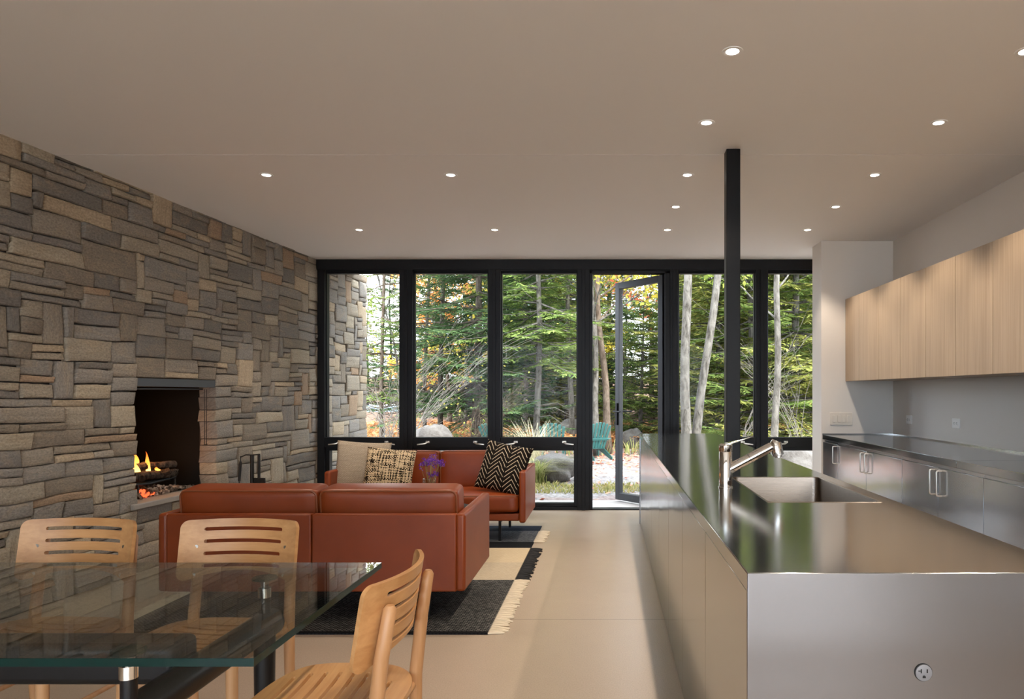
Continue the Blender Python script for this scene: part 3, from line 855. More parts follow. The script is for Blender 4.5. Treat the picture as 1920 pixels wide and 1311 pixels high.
units = [([6.62, 6.19], 'one', 'narrow steel base cabinet against the white return wall', ), ([6.19, 5.51, 4.84], 'two', 'steel base cabinet second from the white return wall, with paired handles'),
         ([4.84, 4.31, 3.79], 'two', 'steel base cabinet under the worktop joint, with two tall handles'), ([3.79, 3.10, 2.40], 'two', 'steel base cabinet cut off by the right edge of the photo'),
         ([2.40, 1.80, 1.1], 'two', 'steel base cabinet out of view near the camera')]
for ed, kind, lab in units:
    a, b = ed[-1], ed[0]; yc = (a + b) / 2
    c = thing('base_cabinet', lab, 'cabinet', (2.39, yc, 0), group='steel base cabinets along the right wall')
    MB().box(-.318, .33, a - yc + .002, b - yc - .002, .10, ZC - .062).build('carcass', M['steel_door'], c, bevel=.002)
    MB().box(-.27, .33, a - yc + .002, b - yc - .002, 0, .10).build('plinth', M['black'], c, smooth=False)
    MB().box(-.330, -.319, a - yc + .002, b - yc - .002, ZC - .066, ZC - .047).build('top_rail', M['steel_door'], c, bevel=.001)
    for q in range(len(ed) - 1):
        y1, y0 = ed[q], ed[q + 1]
        d = MB().box(-.338, -.319, y0 - yc + .002, y1 - yc - .002, .105, ZC - .068).build('door', M['steel_door'], c, bevel=.0015)
        hm = MB(); yh = (y0 + .045) if q == 0 else (y1 - .045)
        handle(hm, -.338, yh - yc, .645, .800); hm.build('handle', M['nickel'], d)
ue = [6.632, 6.27, 5.82, 5.385, 4.955, 4.53, 4.09, 3.66, 3.23, 2.80, 2.37, 1.94, 1.5]
ul = ['pale wood wall cabinet at the far end against the white return wall', 'pale wood wall cabinet second from the far end', 'pale wood wall cabinet third from the far end',
      'pale wood wall cabinet cut off by the right edge of the photo', 'pale wood wall cabinet out of view nearest the camera', 'pale wood wall cabinet beside the camera']
for k in range(6):
    b, mid, a = ue[2 * k], ue[2 * k + 1], ue[2 * k + 2]; yc = (a + b) / 2
    c = thing('wall_cabinet', ul[k], 'wall cabinet', (2.5, yc, 1.392), group='pale wood wall cabinets')
    z1 = .782
    MB().box(-.205, .228, a - yc + .001, b - yc - .001, .002, z1).build('carcass', M['oak'], c, bevel=.001)
    for y0, y1 in ((mid, b), (a, mid)):
        MB().box(-.230, -.207, y0 - yc + .0022, y1 - yc - .0022, 0, z1 + .001).build('door', M['oak'], c, bevel=.001)
# switches and outlets
sp_ = thing('light_switch_plate', 'white four-gang switch plate on the return wall above the worktop', 'light switch', (2.232, 6.64, 1.033))
MB().box(-.108, .108, -.007, 0, -.060, .060).build('plate', M['plastic'], sp_, bevel=.003)
for k in range(4):
    MB().box(-.0825 + k * .0465 - .0, -.0825 + k * .0465 + .027, -.0125, -.0072, -.034, .034).build('rocker', M['plastic'], sp_, bevel=.002)
def wall_outlet(y, z, label):
    o = thing('wall_outlet', label, 'outlet', (XR, y, z), group='outlets on the kitchen wall')
    MB().box(-.007, 0, -.058, .058, -.038, .038).build('plate', M['plastic_light'], o, bevel=.002)
    MB().box(-.0095, -.0072, -.034, .034, -.017, .017).build('receptacle', M['plastic_light'], o, bevel=.001)
    s = MB()
    for sy in (-.019, .019):
        for sz in (-.006, .006): s.box(-.0105, -.0096, sy - .006, sy + .004, sz - .0016, sz + .0016)
        s.box(-.0105, -.0096, sy + .007, sy + .011, -.002, .002)
    s.build('blade_slot', M['slot'], o, smooth=False)
wall_outlet(6.28, 1.038, 'white outlet in the shaded corner beside the return wall')
wall_outlet(5.43, 1.042, 'white outlet alone on the open wall below the wood cabinets')

# ---------------------------------------------------------------- sofas
def cushion_mesh(sx, sy, sz, r, crown=(0, 0, 0), n=10, sag=0):
    """rounded box with pillow crown on each pair of faces; centred"""
    h = (sx / 2, sy / 2, sz / 2); m = MB(); idx = {}
    def vert(i, j, k):
        key = (i, j, k)
        if key in idx: return idx[key]
        p = [(-1 + 2 * a / n) for a in (i, j, k)]
        q = [math.copysign(abs(a) ** .75, a) for a in p]
        pos = [q[a] * h[a] for a in range(3)]
        inn = [max(-(h[a] - r), min(h[a] - r, pos[a])) for a in range(3)]
        d = Vector([pos[a] - inn[a] for a in range(3)])
        if d.length > 1e-9: d = d.normalized() * r
        out = [inn[a] + d[a] for a in range(3)]
        for a in range(3):
            b, c = (a + 1) % 3, (a + 2) % 3
            f = max(0, 1 - (out[b] / h[b]) ** 2) * max(0, 1 - (out[c] / h[c]) ** 2)
            out[a] += math.copysign(crown[a] * f * min(1, abs(out[a]) / h[a]), out[a])
        m.v.append(tuple(out)); idx[key] = len(m.v) - 1; return idx[key]
    for a in range(n):
        for b in range(n):
            for (f, s) in ((0, 0), (n, 1)):
                for ax in range(3):
                    def P(u, v):
                        c = [0, 0, 0]; c[ax] = f; c[(ax + 1) % 3] = u; c[(ax + 2) % 3] = v; return vert(*c)
                    q = (P(a, b), P(a + 1, b), P(a + 1, b + 1), P(a, b + 1)); m.f.append(q if s else q[::-1])
    return m
def xform(m, mat):
    m.v = [tuple(mat @ Vector(p)) for p in m.v]; return m
def make_sofa(label, loc_, rz):
    s = thing('leather_sofa', label, 'sofa', loc_, rz, 'cognac leather sofas')
    W, D = .855, .80
    # back shell, two upholstered panels with a seam between
    for a, b in ((-W + .05, -.002), (.002, W - .05)):
        MB().box(a, b, D / 2 - .05, D / 2, .165, .597).build('back_panel', M['leather'], s, bevel=.008, seg=3)
    for sg in (-1, 1):
        m = MB(); pr = [(.400, .165), (.400, .600), (-.385, .605), (-.40, .59), (-.40, .165)]
        n = len(pr); m.add([(sg * W - (.055 if sg > 0 else 0) + x * .055, y, z) for x in (0, 1) for y, z in pr],
                           [tuple(range(n)), tuple(range(2 * n - 1, n - 1, -1))] + [(k, n + k, n + (k + 1) % n, (k + 1) % n) for k in range(n)])
        m.build('arm', M['leather'], s, bevel=.018, seg=4)
    MB().box(-W + .056, W - .056, -.37, D / 2 - .051, .178, .242).build('seat_base', M['leather'], s, bevel=.012, seg=3)
    for sg in (-1, 1):
        c = cushion_mesh(.79, .60, .150, .035, (.003, .006, .018), 14)
        xform(c, Matrix.Translation((sg * .398, -.088, .325)))
        sc = c.build('seat_cushion', M['leather'], s, angle=0)
        p = MB(); rr_ = rrect(-.386, .386, -.291, .291, .035)
        p.tube([(sg * .398 + x, -.088 + y, .325 + .066) for x, y in rr_], .0058, 6, closed=True)
        p.build('piping', M['piping'], sc)
        T = Matrix.Translation((sg * .398, .205, .553)) @ Matrix.Rotation(rad(-6), 4, 'X')
        bc = xform(cushion_mesh(.792, .19, .355, .032, (.003, .014, .006), 14), T).build('back_cushion', M['leather'], s, angle=0)
        for yy in (-.0865, .0865):
            p = MB(); p.tube([T @ Vector((x, yy, z)) for x, z in rrect(-.387, .387, -.169, .169, .035)], .0058, 6, closed=True)
            p.build('piping', M['piping'], bc)
    for sg in (-1, 1):
        for yy in (-.315, .29):
            m = MB().box(sg * .625 - .011, sg * .625 + .011, yy - .011, yy + .011, 0, .178)
            if yy < 0: m.box(sg * .625 - .011, sg * .625 + .011, yy, .29, .155, .178)
            m.build('leg', M['black'], s, bevel=.002)
    return s
RUGT = .009
make_sofa('cognac leather two-seat sofa seen from behind, nearest the dining table', (-1.648, 4.25, RUGT), PI)
make_sofa('cognac leather two-seat sofa facing the room in front of the windows', (-1.555, 6.28, RUGT), 0)

def pillow(name, mat, label, size, thick, loc_, rot, corner=.05):
    n = 22; m = MB()
    for side in (1, -1):
        for j in range(n + 1):
            for i in range(n + 1):
                u, v = -1 + 2 * i / n, -1 + 2 * j / n
                e = max(0, (1 - abs(u) ** 2.4)) ** .55 * max(0, (1 - abs(v) ** 2.4)) ** .55
                pin = 1 - corner * (1 - abs(v) ** 2) * (abs(u) ** 3); pinv = 1 - corner * (1 - abs(u) ** 2) * (abs(v) ** 3)
                x, z = u * size / 2 * pin, v * size / 2 * pinv
                w = .006 * hyp((u * 2.1 + size * 7, v * 2.1), 4)
                m.v.append((x, side * (thick / 2 * e) + w, z)); m.uv[len(m.v) - 1] = (x + .5, z + .5)
        b = 0 if side > 0 else (n + 1) ** 2
        for j in range(n):
            for i in range(n):
                a = b + j * (n + 1) + i; q = (a, a + 1, a + n + 2, a + n + 1); m.f.append(q[::-1] if side > 0 else q)
    o = m.build(name, mat, merge=True, fix=True, angle=0)
    o.location = loc_; o.rotation_euler = rot
    return tag(o, label, 'pillow', 'throw pillows on the far sofa')
pillow('throw_pillow', M['pillow_cream'], 'plain cream woven throw pillow behind the tweed one', .46, .13, (-2.17, 6.13, .625), (rad(-14), rad(4), rad(14)))
pillow('throw_pillow', M['tweed'], 'brown and cream tweed throw pillow at the left of the far sofa', .42, .13, (-1.90, 6.02, .595), (rad(-20), rad(5), rad(8)))
pillow('throw_pillow', M['chevron'], 'black throw pillow with cream chevron lines at the right of the far sofa', .44, .12, (-.915, 6.08, .625), (rad(-20), rad(10), rad(-16)))

# coffee table and vase between the sofas
ct = thing('coffee_table', 'low round coffee table hidden between the two sofas, under the vase', 'coffee table', (-1.36, 5.25, RUGT))
MB().lathe([(.02, .375), (.33, .375), (.335, .385), (.33, .395), (.02, .395)], 40).build('table_top', M['blackpost'], ct)
for a in (45, 135, 225, 315):
    MB().tube([(.24 * math.cos(rad(a)), .24 * math.sin(rad(a)), .375), (.28 * math.cos(rad(a)), .28 * math.sin(rad(a)), 0)], .011, 8).build('leg', M['blackpost'], ct)
vp = Vector((-1.354, 5.25, RUGT + .395))
va = MB().lathe([(.001, .004), (.045, .004), (.050, .010), (.0515, .225), (.0485, .227), (.0465, .222), (.045, .016), (.001, .014)], 36, close=False)
vo = va.build('glass_vase', M['vase'], fix=False); vo.location = vp
tag(vo, 'clear glass vase of dried purple flowers between the sofas', 'vase')
bq = thing('dried_bouquet', 'bunch of dried purple flowers standing in the glass vase', 'flowers', vp)
rr = random.Random(21)
for k in range(15):
    a = rr.uniform(0, 2 * PI); q = rr.uniform(.2, 1)
    tx, ty = .125 * math.cos(a) * q, .075 * math.sin(a) * q; tz = .36 - .07 * q * rr.random() + .03 * rr.random()
    if k < 2: tx, ty, tz = .03 + .02 * k, -.03, .26
    b0 = Vector((-tx * .18, -ty * .18, .018)); t0 = Vector((tx, ty, tz))
    mid = b0.lerp(t0, .55) + Vector((0, 0, .03))
    s = MB().tube([b0, b0.lerp(mid, .5) + Vector((0, 0, .01)), mid, t0], .0016, 5)
    tips = []
    for q2 in range(4):
        tt = t0 + Vector((rr.gauss(0, .016), rr.gauss(0, .016), rr.gauss(.004, .012))); s.tube([mid.lerp(t0, .75), tt], .001, 4); tips.append(tt)
    st = s.build('stem', M['stem'], bq)
    fm = MB()
    for tt in tips + [t0]:
        for _ in range(9):
            c = tt + Vector((rr.gauss(0, .0075), rr.gauss(0, .0075), rr.gauss(0, .007)))
            d1_ = Vector((rr.uniform(-1, 1), rr.uniform(-1, 1), rr.uniform(-.2, 1))).normalized() * .006
            d2_ = d1_.orthogonal().normalized() * .0042
            fm.add([c - d1_, c + d2_, c + d1_, c - d2_], [(0, 1, 2, 3)])
    fm.build('blossom', M['purple'], st, smooth=False, fix=False)

# ---------------------------------------------------------------- rug
rug = thing('area_rug', 'flat woven rug in black, grey and cream blocks with fringed edges under the sofas', 'rug', (0, 0, 0))
RX0, RX1 = -2.655, -.632
def field(name, mat, x0, x1, y0, y1, z=RUGT):
    m = MB(); nx, ny = 24, max(2, int((y1 - y0) / .1))
    m.box(x0, x1, y0, y1, .0008, z)
    m.uv = {i: (v[0], v[1]) for i, v in enumerate(m.v)}
    return m.build(name, mat, rug, smooth=False, fix=True)
field('near_block', M['rug_dark'], RX0, RX1, 3.70, 4.714)
field('near_hem', M['rug_black'], RX0, RX1, 3.668, 3.70)
field('oatmeal_block', M['rug_oat'], RX0, RX1, 4.714, 5.20)
field('cream_block', M['rug_cream'], RX0, RX1, 5.20, 5.685)
field('black_band', M['rug_black'], RX0, RX1, 5.685, 5.92)
field('grey_block', M['rug_grey'], RX0, RX1, 5.92, 6.38)
field('navy_block', M['rug_navy'], RX0, RX1, 6.38, 6.63)
def fringe(mat, y0, y1, side, seed):
    rr = random.Random(seed); m = MB(); y = y0
    while y < y1:
        x0 = RX1 if side > 0 else RX0; l = rr.uniform(.075, .105); dy = rr.uniform(-.02, .02)
        pts = [(x0 - side * .004, y, .006), (x0 + side * l * .4, y + dy * .3 + rr.uniform(-.004, .004), .0075), (x0 + side * l * .75, y + dy * .8, .0055), (x0 + side * l, y + dy, .004)]
        m.tube(pts, [.0050, .0075, .0070, .0045], 6); y += .0165
    o = m.build('fringe', mat, rug, fix=False)
    o['kind'] = 'stuff'
fringe(M['fringe_cream'], 3.67, 4.71, 1, 1); fringe(M['fringe_black'], 4.714, 5.685, 1, 2); fringe(M['fringe_cream'], 5.92, 6.38, 1, 3)
fringe(M['fringe_cream'], 3.67, 4.71, -1, 4); fringe(M['fringe_black'], 4.714, 5.685, -1, 5); fringe(M['fringe_cream'], 5.92, 6.38, -1, 6)

# ---------------------------------------------------------------- dining table
tb = thing('dining_table', 'glass-topped dining table on a black tubular steel base', 'table', (-1.85, 1.81, 0))
TX0, TX1, TY0, TY1, TZ = -2.975, -.722, 1.412, 2.208, .74
def tl(m): return loc(m, Vector((-1.85, 1.81, 0)))
gt = tl(MB().box(TX0, TX1, TY0, TY1, TZ - .0175, TZ)).build('glass_top', M['table_glass'], tb, smooth=False)
e = MB(); k = .0012
e.box(TX0 - k, TX1 + k, TY0 - k, TY0, TZ - .0172, TZ - .0003).box(TX0 - k, TX0, TY0, TY1, TZ - .0172, TZ - .0003).box(TX1, TX1 + k, TY0, TY1, TZ - .0172, TZ - .0003)
tl(e).build('glass_edge', M['glass_edge'], gt, smooth=False)
for X in (-1.04, -2.655):
    tl(MB().tube([(X, 1.46, .575), (X, 2.14, .575)], .042, 24)).build('cross_tube', M['table_black'], tb)
    for yy in (1.505, 2.10):
        tl(MB().tube([(X, yy, .56), (X, yy, .0)], [.031, .026], 20)).build('leg', M['table_black'], tb)
        po = tl(MB().tube([(X, yy, .585), (X, yy, .662)], .0165, 20)).build('support_post', M['table_black'], tb)
        tl(MB().tube([(X, yy, .662), (X, yy, .690)], .0185, 24)).build('chrome_ferrule', M['chrome'], po)
        tl(MB().tube([(X, yy, .690), (X, yy, .716)], .012, 20)).build('stem', M['chrome_dark'], po)
        tl(MB().lathe([(.034, .7155), (.036, .719), (.034, .7223)], 28, (X, yy, 0))).build('support_pad', M['glass_edge'], po)
tl(MB().box(-2.62, -1.08, 1.725, 1.835, .548, .650)).build('beam', M['table_black'], tb, bevel=.02, seg=4)

# ---------------------------------------------------------------- dining chairs
def slot_panel(cols, rows_at, mapf, thick):
    """cols: list of s; rows_at(s) -> ordered list of t boundaries [bottom, s1lo, s1hi, s2lo, ..., top]; mapf(s,t)->(p, n)"""
    m = MB(); nr = len(rows_at(cols[0]))
    for side in (0, 1):
        for s in cols:
            for t in rows_at(s):
                p, nrm = mapf(s, t); m.v.append(tuple(Vector(p) + Vector(nrm) * (thick / 2 if side else -thick / 2)))
    N = len(cols); off = N * nr
    def id_(i, j, side): return side * off + i * nr + j
    solid = set()
    for i in range(N - 1):
        ra, rb = rows_at(cols[i]), rows_at(cols[i + 1])
        for j in range(nr - 1):
            if j % 2 == 0 or (abs(ra[j + 1] - ra[j]) < 1e-6 and abs(rb[j + 1] - rb[j]) < 1e-6):
                if abs(ra[j + 1] - ra[j]) < 1e-6 and abs(rb[j + 1] - rb[j]) < 1e-6: continue
                solid.add((i, j))
    for (i, j) in solid:
        m.f.append((id_(i, j, 1), id_(i + 1, j, 1), id_(i + 1, j + 1, 1), id_(i, j + 1, 1)))
        m.f.append((id_(i, j, 0), id_(i, j + 1, 0), id_(i + 1, j + 1, 0), id_(i + 1, j, 0)))
    bm = bmesh.new()
    me = bpy.data.meshes.new('tmp'); me.from_pydata(m.v, [], m.f); bm.from_mesh(me)
    bmesh.ops.remove_doubles(bm, verts=bm.verts, dist=2e-5)
    bmesh.ops.dissolve_degenerate(bm, edges=bm.edges, dist=1e-5)
    bm.verts.ensure_lookup_table()
    # walls: pair boundary edges of the two sheets
    from mathutils.kdtree import KDTree
    kd = KDTree(len(m.v) // 1)
    front, back = m.v[off:], m.v[:off]
    kdf = KDTree(len(front))
    for i, p in enumerate(front): kdf.insert(p, i)
    kdf.balance()
    kdb = KDTree(len(bm.verts))
    for v in bm.verts: kdb.insert(v.co, v.index)
    kdb.balance(); bm.verts.index_update()
    bed = [e_ for e_ in bm.edges if len(e_.link_faces) == 1]
    new = []
    for e_ in bed:
        a, b = e_.verts
        _, ia, da = kdf.find(a.co); _, ib, db = kdf.find(b.co)
        if da > 1e-4 or db > 1e-4: continue
        _, ja, d1 = kdb.find(back[ia]); _, jb, d2 = kdb.find(back[ib])
        if d1 < 1e-4 and d2 < 1e-4: new.append((a, b, bm.verts[jb], bm.verts[ja]))
    for q in new:
        try: bm.faces.new(q)
        except ValueError: pass
    bmesh.ops.recalc_face_normals(bm, faces=bm.faces)
    o = MB(); bm.verts.index_update(); o.v = [tuple(v.co) for v in bm.verts]; o.f = [tuple(v.index for v in f.verts) for f in bm.faces]
    bm.free(); bpy.data.meshes.remove(me)
    return o
def slot_cols(half, ends, step=.012):
    c = set()
    x = -half
    n = int(2 * half / step)
    for k in range(n + 1): c.add(round(-half + 2 * half * k / n, 5))
    for (xe, r_) in ends:
        for s in (-1, 1):
            for q in (0, .06, .25, .55, 1.0): c.add(round(s * (xe - r_ * q), 5))
    for q in (.0, .02, .06, .12, .25, .4, .6, .8): 
        for s in (-1, 1): c.add(round(s * (half - .03 * q), 5))
    return sorted(c)
def make_chair(label, loc_, rz):
    ch = thing('dining_chair', label, 'chair', loc_, rz, 'slatted beech dining chairs')
    # seat: dished plywood with lateral slots
    hx_, hy_, pw = .222, .215, 3.0
    def oy(x): return hy_ * max(0, 1 - (abs(x) / hx_) ** pw) ** (1 / pw)
    ycs = [-.150, -.108, -.066, -.024, .018, .060, .102, .142]
    hw = .0058
    xe = []
    for yc in ycs: xe.append(hx_ * max(0, 1 - (abs(yc) / hy_) ** pw) ** (1 / pw) - .052 - (.03 if yc > .12 else 0))
    def rows(x):
        o = oy(x); out = [-o]
        for yc, e_ in zip(ycs, xe):
            h = 0
            if abs(x) < e_:
                dd = e_ - abs(x); h = hw if dd >= hw else math.sqrt(max(0, hw * hw - (hw - dd) ** 2))
            out += [yc - h, yc + h]
        out.append(o)
        return [max(-o, min(o, t)) for t in out]
    def mp(x, y):
        z = .437 - .012 * math.cos(min(1, abs(x) / .2) * PI / 2) * math.cos(min(1, abs(y + .0) / .21) * PI / 2) + .010 * (x / .22) ** 2 - .014 * max(0, (-y - .12) / .1) ** 2
        return (x, y, z), (0, 0, 1)
    slot_panel(slot_cols(hx_, [(a, hw) for a in xe]), rows, mp, .014).build('seat', M['beech'], ch, angle=35, bevel=0)
    # backrest: bent plywood, four slots
    bh = .23; z0, z1 = .592, .808; rc = .028
    zs = [.640, .684, .728, .772]; bw = .0065
    be = [.150, .148, .150, .152]
    def brows(x):
        ax = abs(x); dd = bh - ax
        c = rc - math.sqrt(max(0, rc * rc - max(0, rc - dd) ** 2)) if dd < rc else 0
        lo = z0 + .030 * (1 - (ax / .2) ** 2 if ax < .2 else 0) + c; hi = z1 - c
        out = [lo]
        for zc, e_ in zip(zs, be):
            h = 0
            if ax < e_:
                d2 = e_ - ax; h = bw if d2 >= bw else math.sqrt(max(0, bw * bw - (bw - d2) ** 2))
            out += [zc - h, zc + h]
        out.append(hi); return [max(lo, min(hi, t)) for t in out]
    def bmp(x, z):
        q = x / bh
        y = .232 - .062 * q * q + (z - .70) * .16
        nx = 2 * .062 * q / bh * .9; nv = Vector((-nx * -1, 1, -.16)).normalized()
        return (x * (1 - .045 * q * q), y, z), (nv.x, nv.y, nv.z)
    slot_panel(slot_cols(bh, [(a, bw) for a in be], .014), brows, bmp, .0125).build('backrest', M['beech'], ch, angle=35)
    for sg in (-1, 1):
        # rear legs carry the back
        pts = [(sg * .185, .215, 0), (sg * .183, .195, .25), (sg * .180, .196, .44), (sg * .176, .216, .62), (sg * .172, .236, .742), (sg * .172, .237, .752)]
        lg = MB().tube(pts, [.0145, .018, .0195, .0185, .0165, .010], 16).build('leg', M['beech_leg'], ch)
        for z in (.612, .712):
            y = .232 - .062 * (.17 / bh) ** 2 + (z - .70) * .16 - .0065
            MB().tube([(sg * .168, y + .004, z), (sg * .167, y - .0014, z)], .0065, 14).build('screw', M['nickel'], lg)
        MB().tube([(sg * .185, -.175, 0), (sg * .180, -.168, .22), (sg * .175, -.160, .428)], [.0145, .0175, .0185], 16).build('leg', M['beech_leg'], ch)
        MB().tube([(sg * .183, -.166, .235), (sg * .184, .194, .235)], [.009, .009], 10).build('side_stretcher', M['beech_leg'], ch)
        MB().tube([(sg * .172, -.16, .412), (sg * .176, .19, .412)], [.012, .012], 10).build('seat_rail', M['beech_leg'], ch)
    MB().tube([(-.183, -.164, .275), (.183, -.164, .275)], .009, 10).build('front_stretcher', M['beech_leg'], ch)
    MB().tube([(-.175, .19, .412), (.175, .19, .412)], .012, 10).build('rear_rail', M['beech_leg'], ch)
    return ch
c1 = make_chair('slatted beech dining chair at the left behind the glass table, backed by the stone wall', (-1.965, 2.375, 0), rad(-3))
c2 = copy_tree(c1); c2.location = (-1.362, 2.365, 0); c2.rotation_euler = (0, 0, rad(-2))
c2['label'] = 'slatted beech dining chair behind the glass table, in front of the leather sofa back'
c3 = copy_tree(c1); c3.location = (-.775, 1.90, 0); c3.rotation_euler = (0, 0, rad(-90 - 1))
c3['label'] = 'slatted beech dining chair at the right end of the glass table, turned sideways'
#OUTDOOR
# ---------------------------------------------------------------- outdoors: ground
GZ = -.03
gm = MB(); NX, NY = 60, 50
def gh(x, y):
    far = max(0, y - 17)
    return GZ + (.035 * hyp((x * .5, y * .5), 2) if y > 9.5 else 0) + .010 * far * min(1, far / 8) + .0007 * far * far
for j in range(NY + 1):
    for i in range(NX + 1):
        x, y = -45 + 90 * i / NX, 7.72 + 66 * (j / NY) ** 1.7
        gm.v.append((x, y, gh(x, y)))
for j in range(NY):
    for i in range(NX):
        a = j * (NX + 1) + i; gm.f.append((a, a + 1, a + NX + 2, a + NX + 1))
struct('ground', gm, M['gravel'], angle=0)
struct('ground_rear', MB().box(-45, 45, -40, YB - .1, -.2, GZ), M['apron'], smooth=False)  # unseen ground, made pale to bounce daylight up to the ceiling
struct('ground_left', MB().box(-45, -4.3, YB - .1, 7.72, -.2, GZ), M['gravel'], smooth=False)
struct('ground_right', MB().box(XR + .2, 45, YB - .1, 7.72, -.2, GZ), M['gravel'], smooth=False)
struct('path_apron', MB().box(-3.1, 3.2, YF + .075, 8.30, -.12, -.006), M['apron'], smooth=False)
struct('lake', MB().box(-60, -9.5, 34, 44, .0, .62), M['water'], smooth=False)

def scatter_leaves(name, mat, n, area, size, seed, label, cat, dens=None, lift=.01):
    rr = random.Random(seed); m = MB()
    x0, x1, y0, y1 = area; k = 0
    while k < n:
        x, y = rr.uniform(x0, x1), y0 + (y1 - y0) * rr.random() ** 1.25
        if dens and rr.random() > dens(x, y): continue
        k += 1
        s = size * rr.uniform(.6, 1.25); z = gh(x, y) + lift + rr.uniform(0, .02)
        a = rr.uniform(0, 6.3); t = Vector((math.cos(a), math.sin(a), rr.uniform(-.3, .5))).normalized() * s
        b = Vector((-math.sin(a), math.cos(a), rr.uniform(-.3, .5))).normalized() * s * .7
        c = Vector((x, y, z)); m.add([c - t, c - t * .1 + b, c + t, c - t * .1 - b], [(0, 1, 2, 3)])
    return tag(m.build(name, mat, smooth=False, fix=False), label, cat, kind='stuff')
def lit(x, y):
    return min(1, max(.10, (y - 9.2) / 4.0)) * (.5 + .9 * max(0, hyp((x * .8, y * .8), 3) + .3))
scatter_leaves('fallen_leaves', M['litter'], 7500, (-7, 6.5, 8.35, 20), .045, 4, 'red and brown fallen leaves lying over the gravel', 'leaves', lit)
def tufts(name, mat, n, area, h, seed, label, cat, w=.012, spread=.5, dens=None):
    rr = random.Random(seed); m = MB(); x0, x1, y0, y1 = area; k = 0
    while k < n:
        x, y = rr.uniform(x0, x1), rr.uniform(y0, y1)
        if dens and rr.random() > dens(x, y): continue
        k += 1
        hh = h * rr.uniform(.4, 1.2); a = rr.uniform(0, 6.3); b = rr.uniform(0, 6.3)
        p = Vector((x, y, gh(x, y) - .01)); t = p + Vector((math.cos(a) * hh * spread, math.sin(a) * hh * spread, hh)); s = Vector((math.cos(b), math.sin(b), 0)) * w
        md = p.lerp(t, .55) + Vector((0, 0, hh * .15))
        m.add([p - s, p + s, md + s * .7, t, md - s * .7], [(0, 1, 2, 4), (4, 2, 3)])
    return tag(m.build(name, mat, smooth=False, fix=False), label, cat, kind='stuff')
tufts('ground_cover', M['moss'], 5200, (-3.0, 5.5, 8.95, 9.95), .07, 5, 'low dry green plants in a strip along the gravel', 'plants', .010, .8,
      lambda x, y: 1 if abs(y - 9.45 + .2 * hyp((x, 0), 1)) < .42 and hyp((x * 1.3, y), 6) > -.35 else .03)
def bracken(name, n, area, h, seed, label):
    rr = random.Random(seed); m = MB(); x0, x1, y0, y1 = area
    for _ in range(n):
        x, y = rr.uniform(x0, x1), rr.uniform(y0, y1); p = Vector((x, y, gh(x, y)))
        for _f in range(rr.randint(3, 5)):
            a = rr.uniform(0, 6.3); d = Vector((math.cos(a), math.sin(a), 0)); L = h * rr.uniform(.6, 1.2); prev = p
            for q in range(1, 7):
                t = q / 6; c = p + d * L * t * .8 + Vector((0, 0, L * (1.25 * t - .85 * t * t)))
                side = Vector((-d.y, d.x, 0)); wd = L * .34 * (1 - t) + .02
                for sg in (-1, 1):
                    tip = c + side * sg * wd + Vector((0, 0, -.05 * wd + rr.uniform(-.03, .03)))
                    m.add([prev, c, tip], [(0, 1, 2)])
                prev = c
    return tag(m.build(name, M['fern'], smooth=False, fix=False), label, 'ferns', kind='stuff')
bracken('bracken_bed', 620, (-8.5, 7, 16.2, 24), .62, 6, 'rust-coloured bracken ferns under the trees')
tufts('forest_grass', M['grass'], 3500, (-9, 7.5, 14.5, 22), .32, 7, 'dry green grass along the edge of the woods', 'grass', .012, .45, lambda x, y: 1 if hyp((x * .6, y * .6), 9) > .05 else .05)

def boulder(label, loc_, size, seed, flat=.0):
    bm = bmesh.new(); bmesh.ops.create_icosphere(bm, subdivisions=4, radius=1.0)
    m = MB()
    for v in bm.verts:
        n = v.co.normalized(); k = 1 + .26 * hyp((n.x * 1.2 + seed, n.y * 1.2 + n.z * 1.4), seed) + .10 * hyp((n.x * 3.3 + seed, n.y * 3 + n.z * 3), 2) + .03 * hyp((n.x * 9, n.y * 9 + n.z * 9), 4)
        m.v.append((n.x * k * size[0], n.y * k * size[1], n.z * k * size[2] + size[2] * .72))
    m.f = [tuple(v.index for v in f.verts) for f in bm.faces]; bm.free()
    o = m.build('boulder', M['rock'], angle=0); o.location = loc_
    return tag(o, label, 'boulder', 'boulders on the gravel')
def gpos(x, d): return Vector(((x - 1140) * d / F, d, gh((x - 1140) * d / F, d)))
boulder('large pale boulder seen through the second window behind the far sofa', gpos(814, 11.2), (.38, .36, .46), 2.1)
boulder('grey rounded boulder beside the chevron pillow, seen through the low window', gpos(1036, 10.25), (.33, .30, .235), 5.7)
boulder('small grey boulder seen through the open glass door', gpos(1186, 16.6), (.30, .26, .28), 8.3)
boulder('white sloping boulder seen low beside the white wall end', gpos(1462, 9.6), (.62, .45, .36), 3.4)
boulder('mossy boulder half hidden behind the teal chairs', gpos(1078, 19), (.45, .4, .34), 9.1)

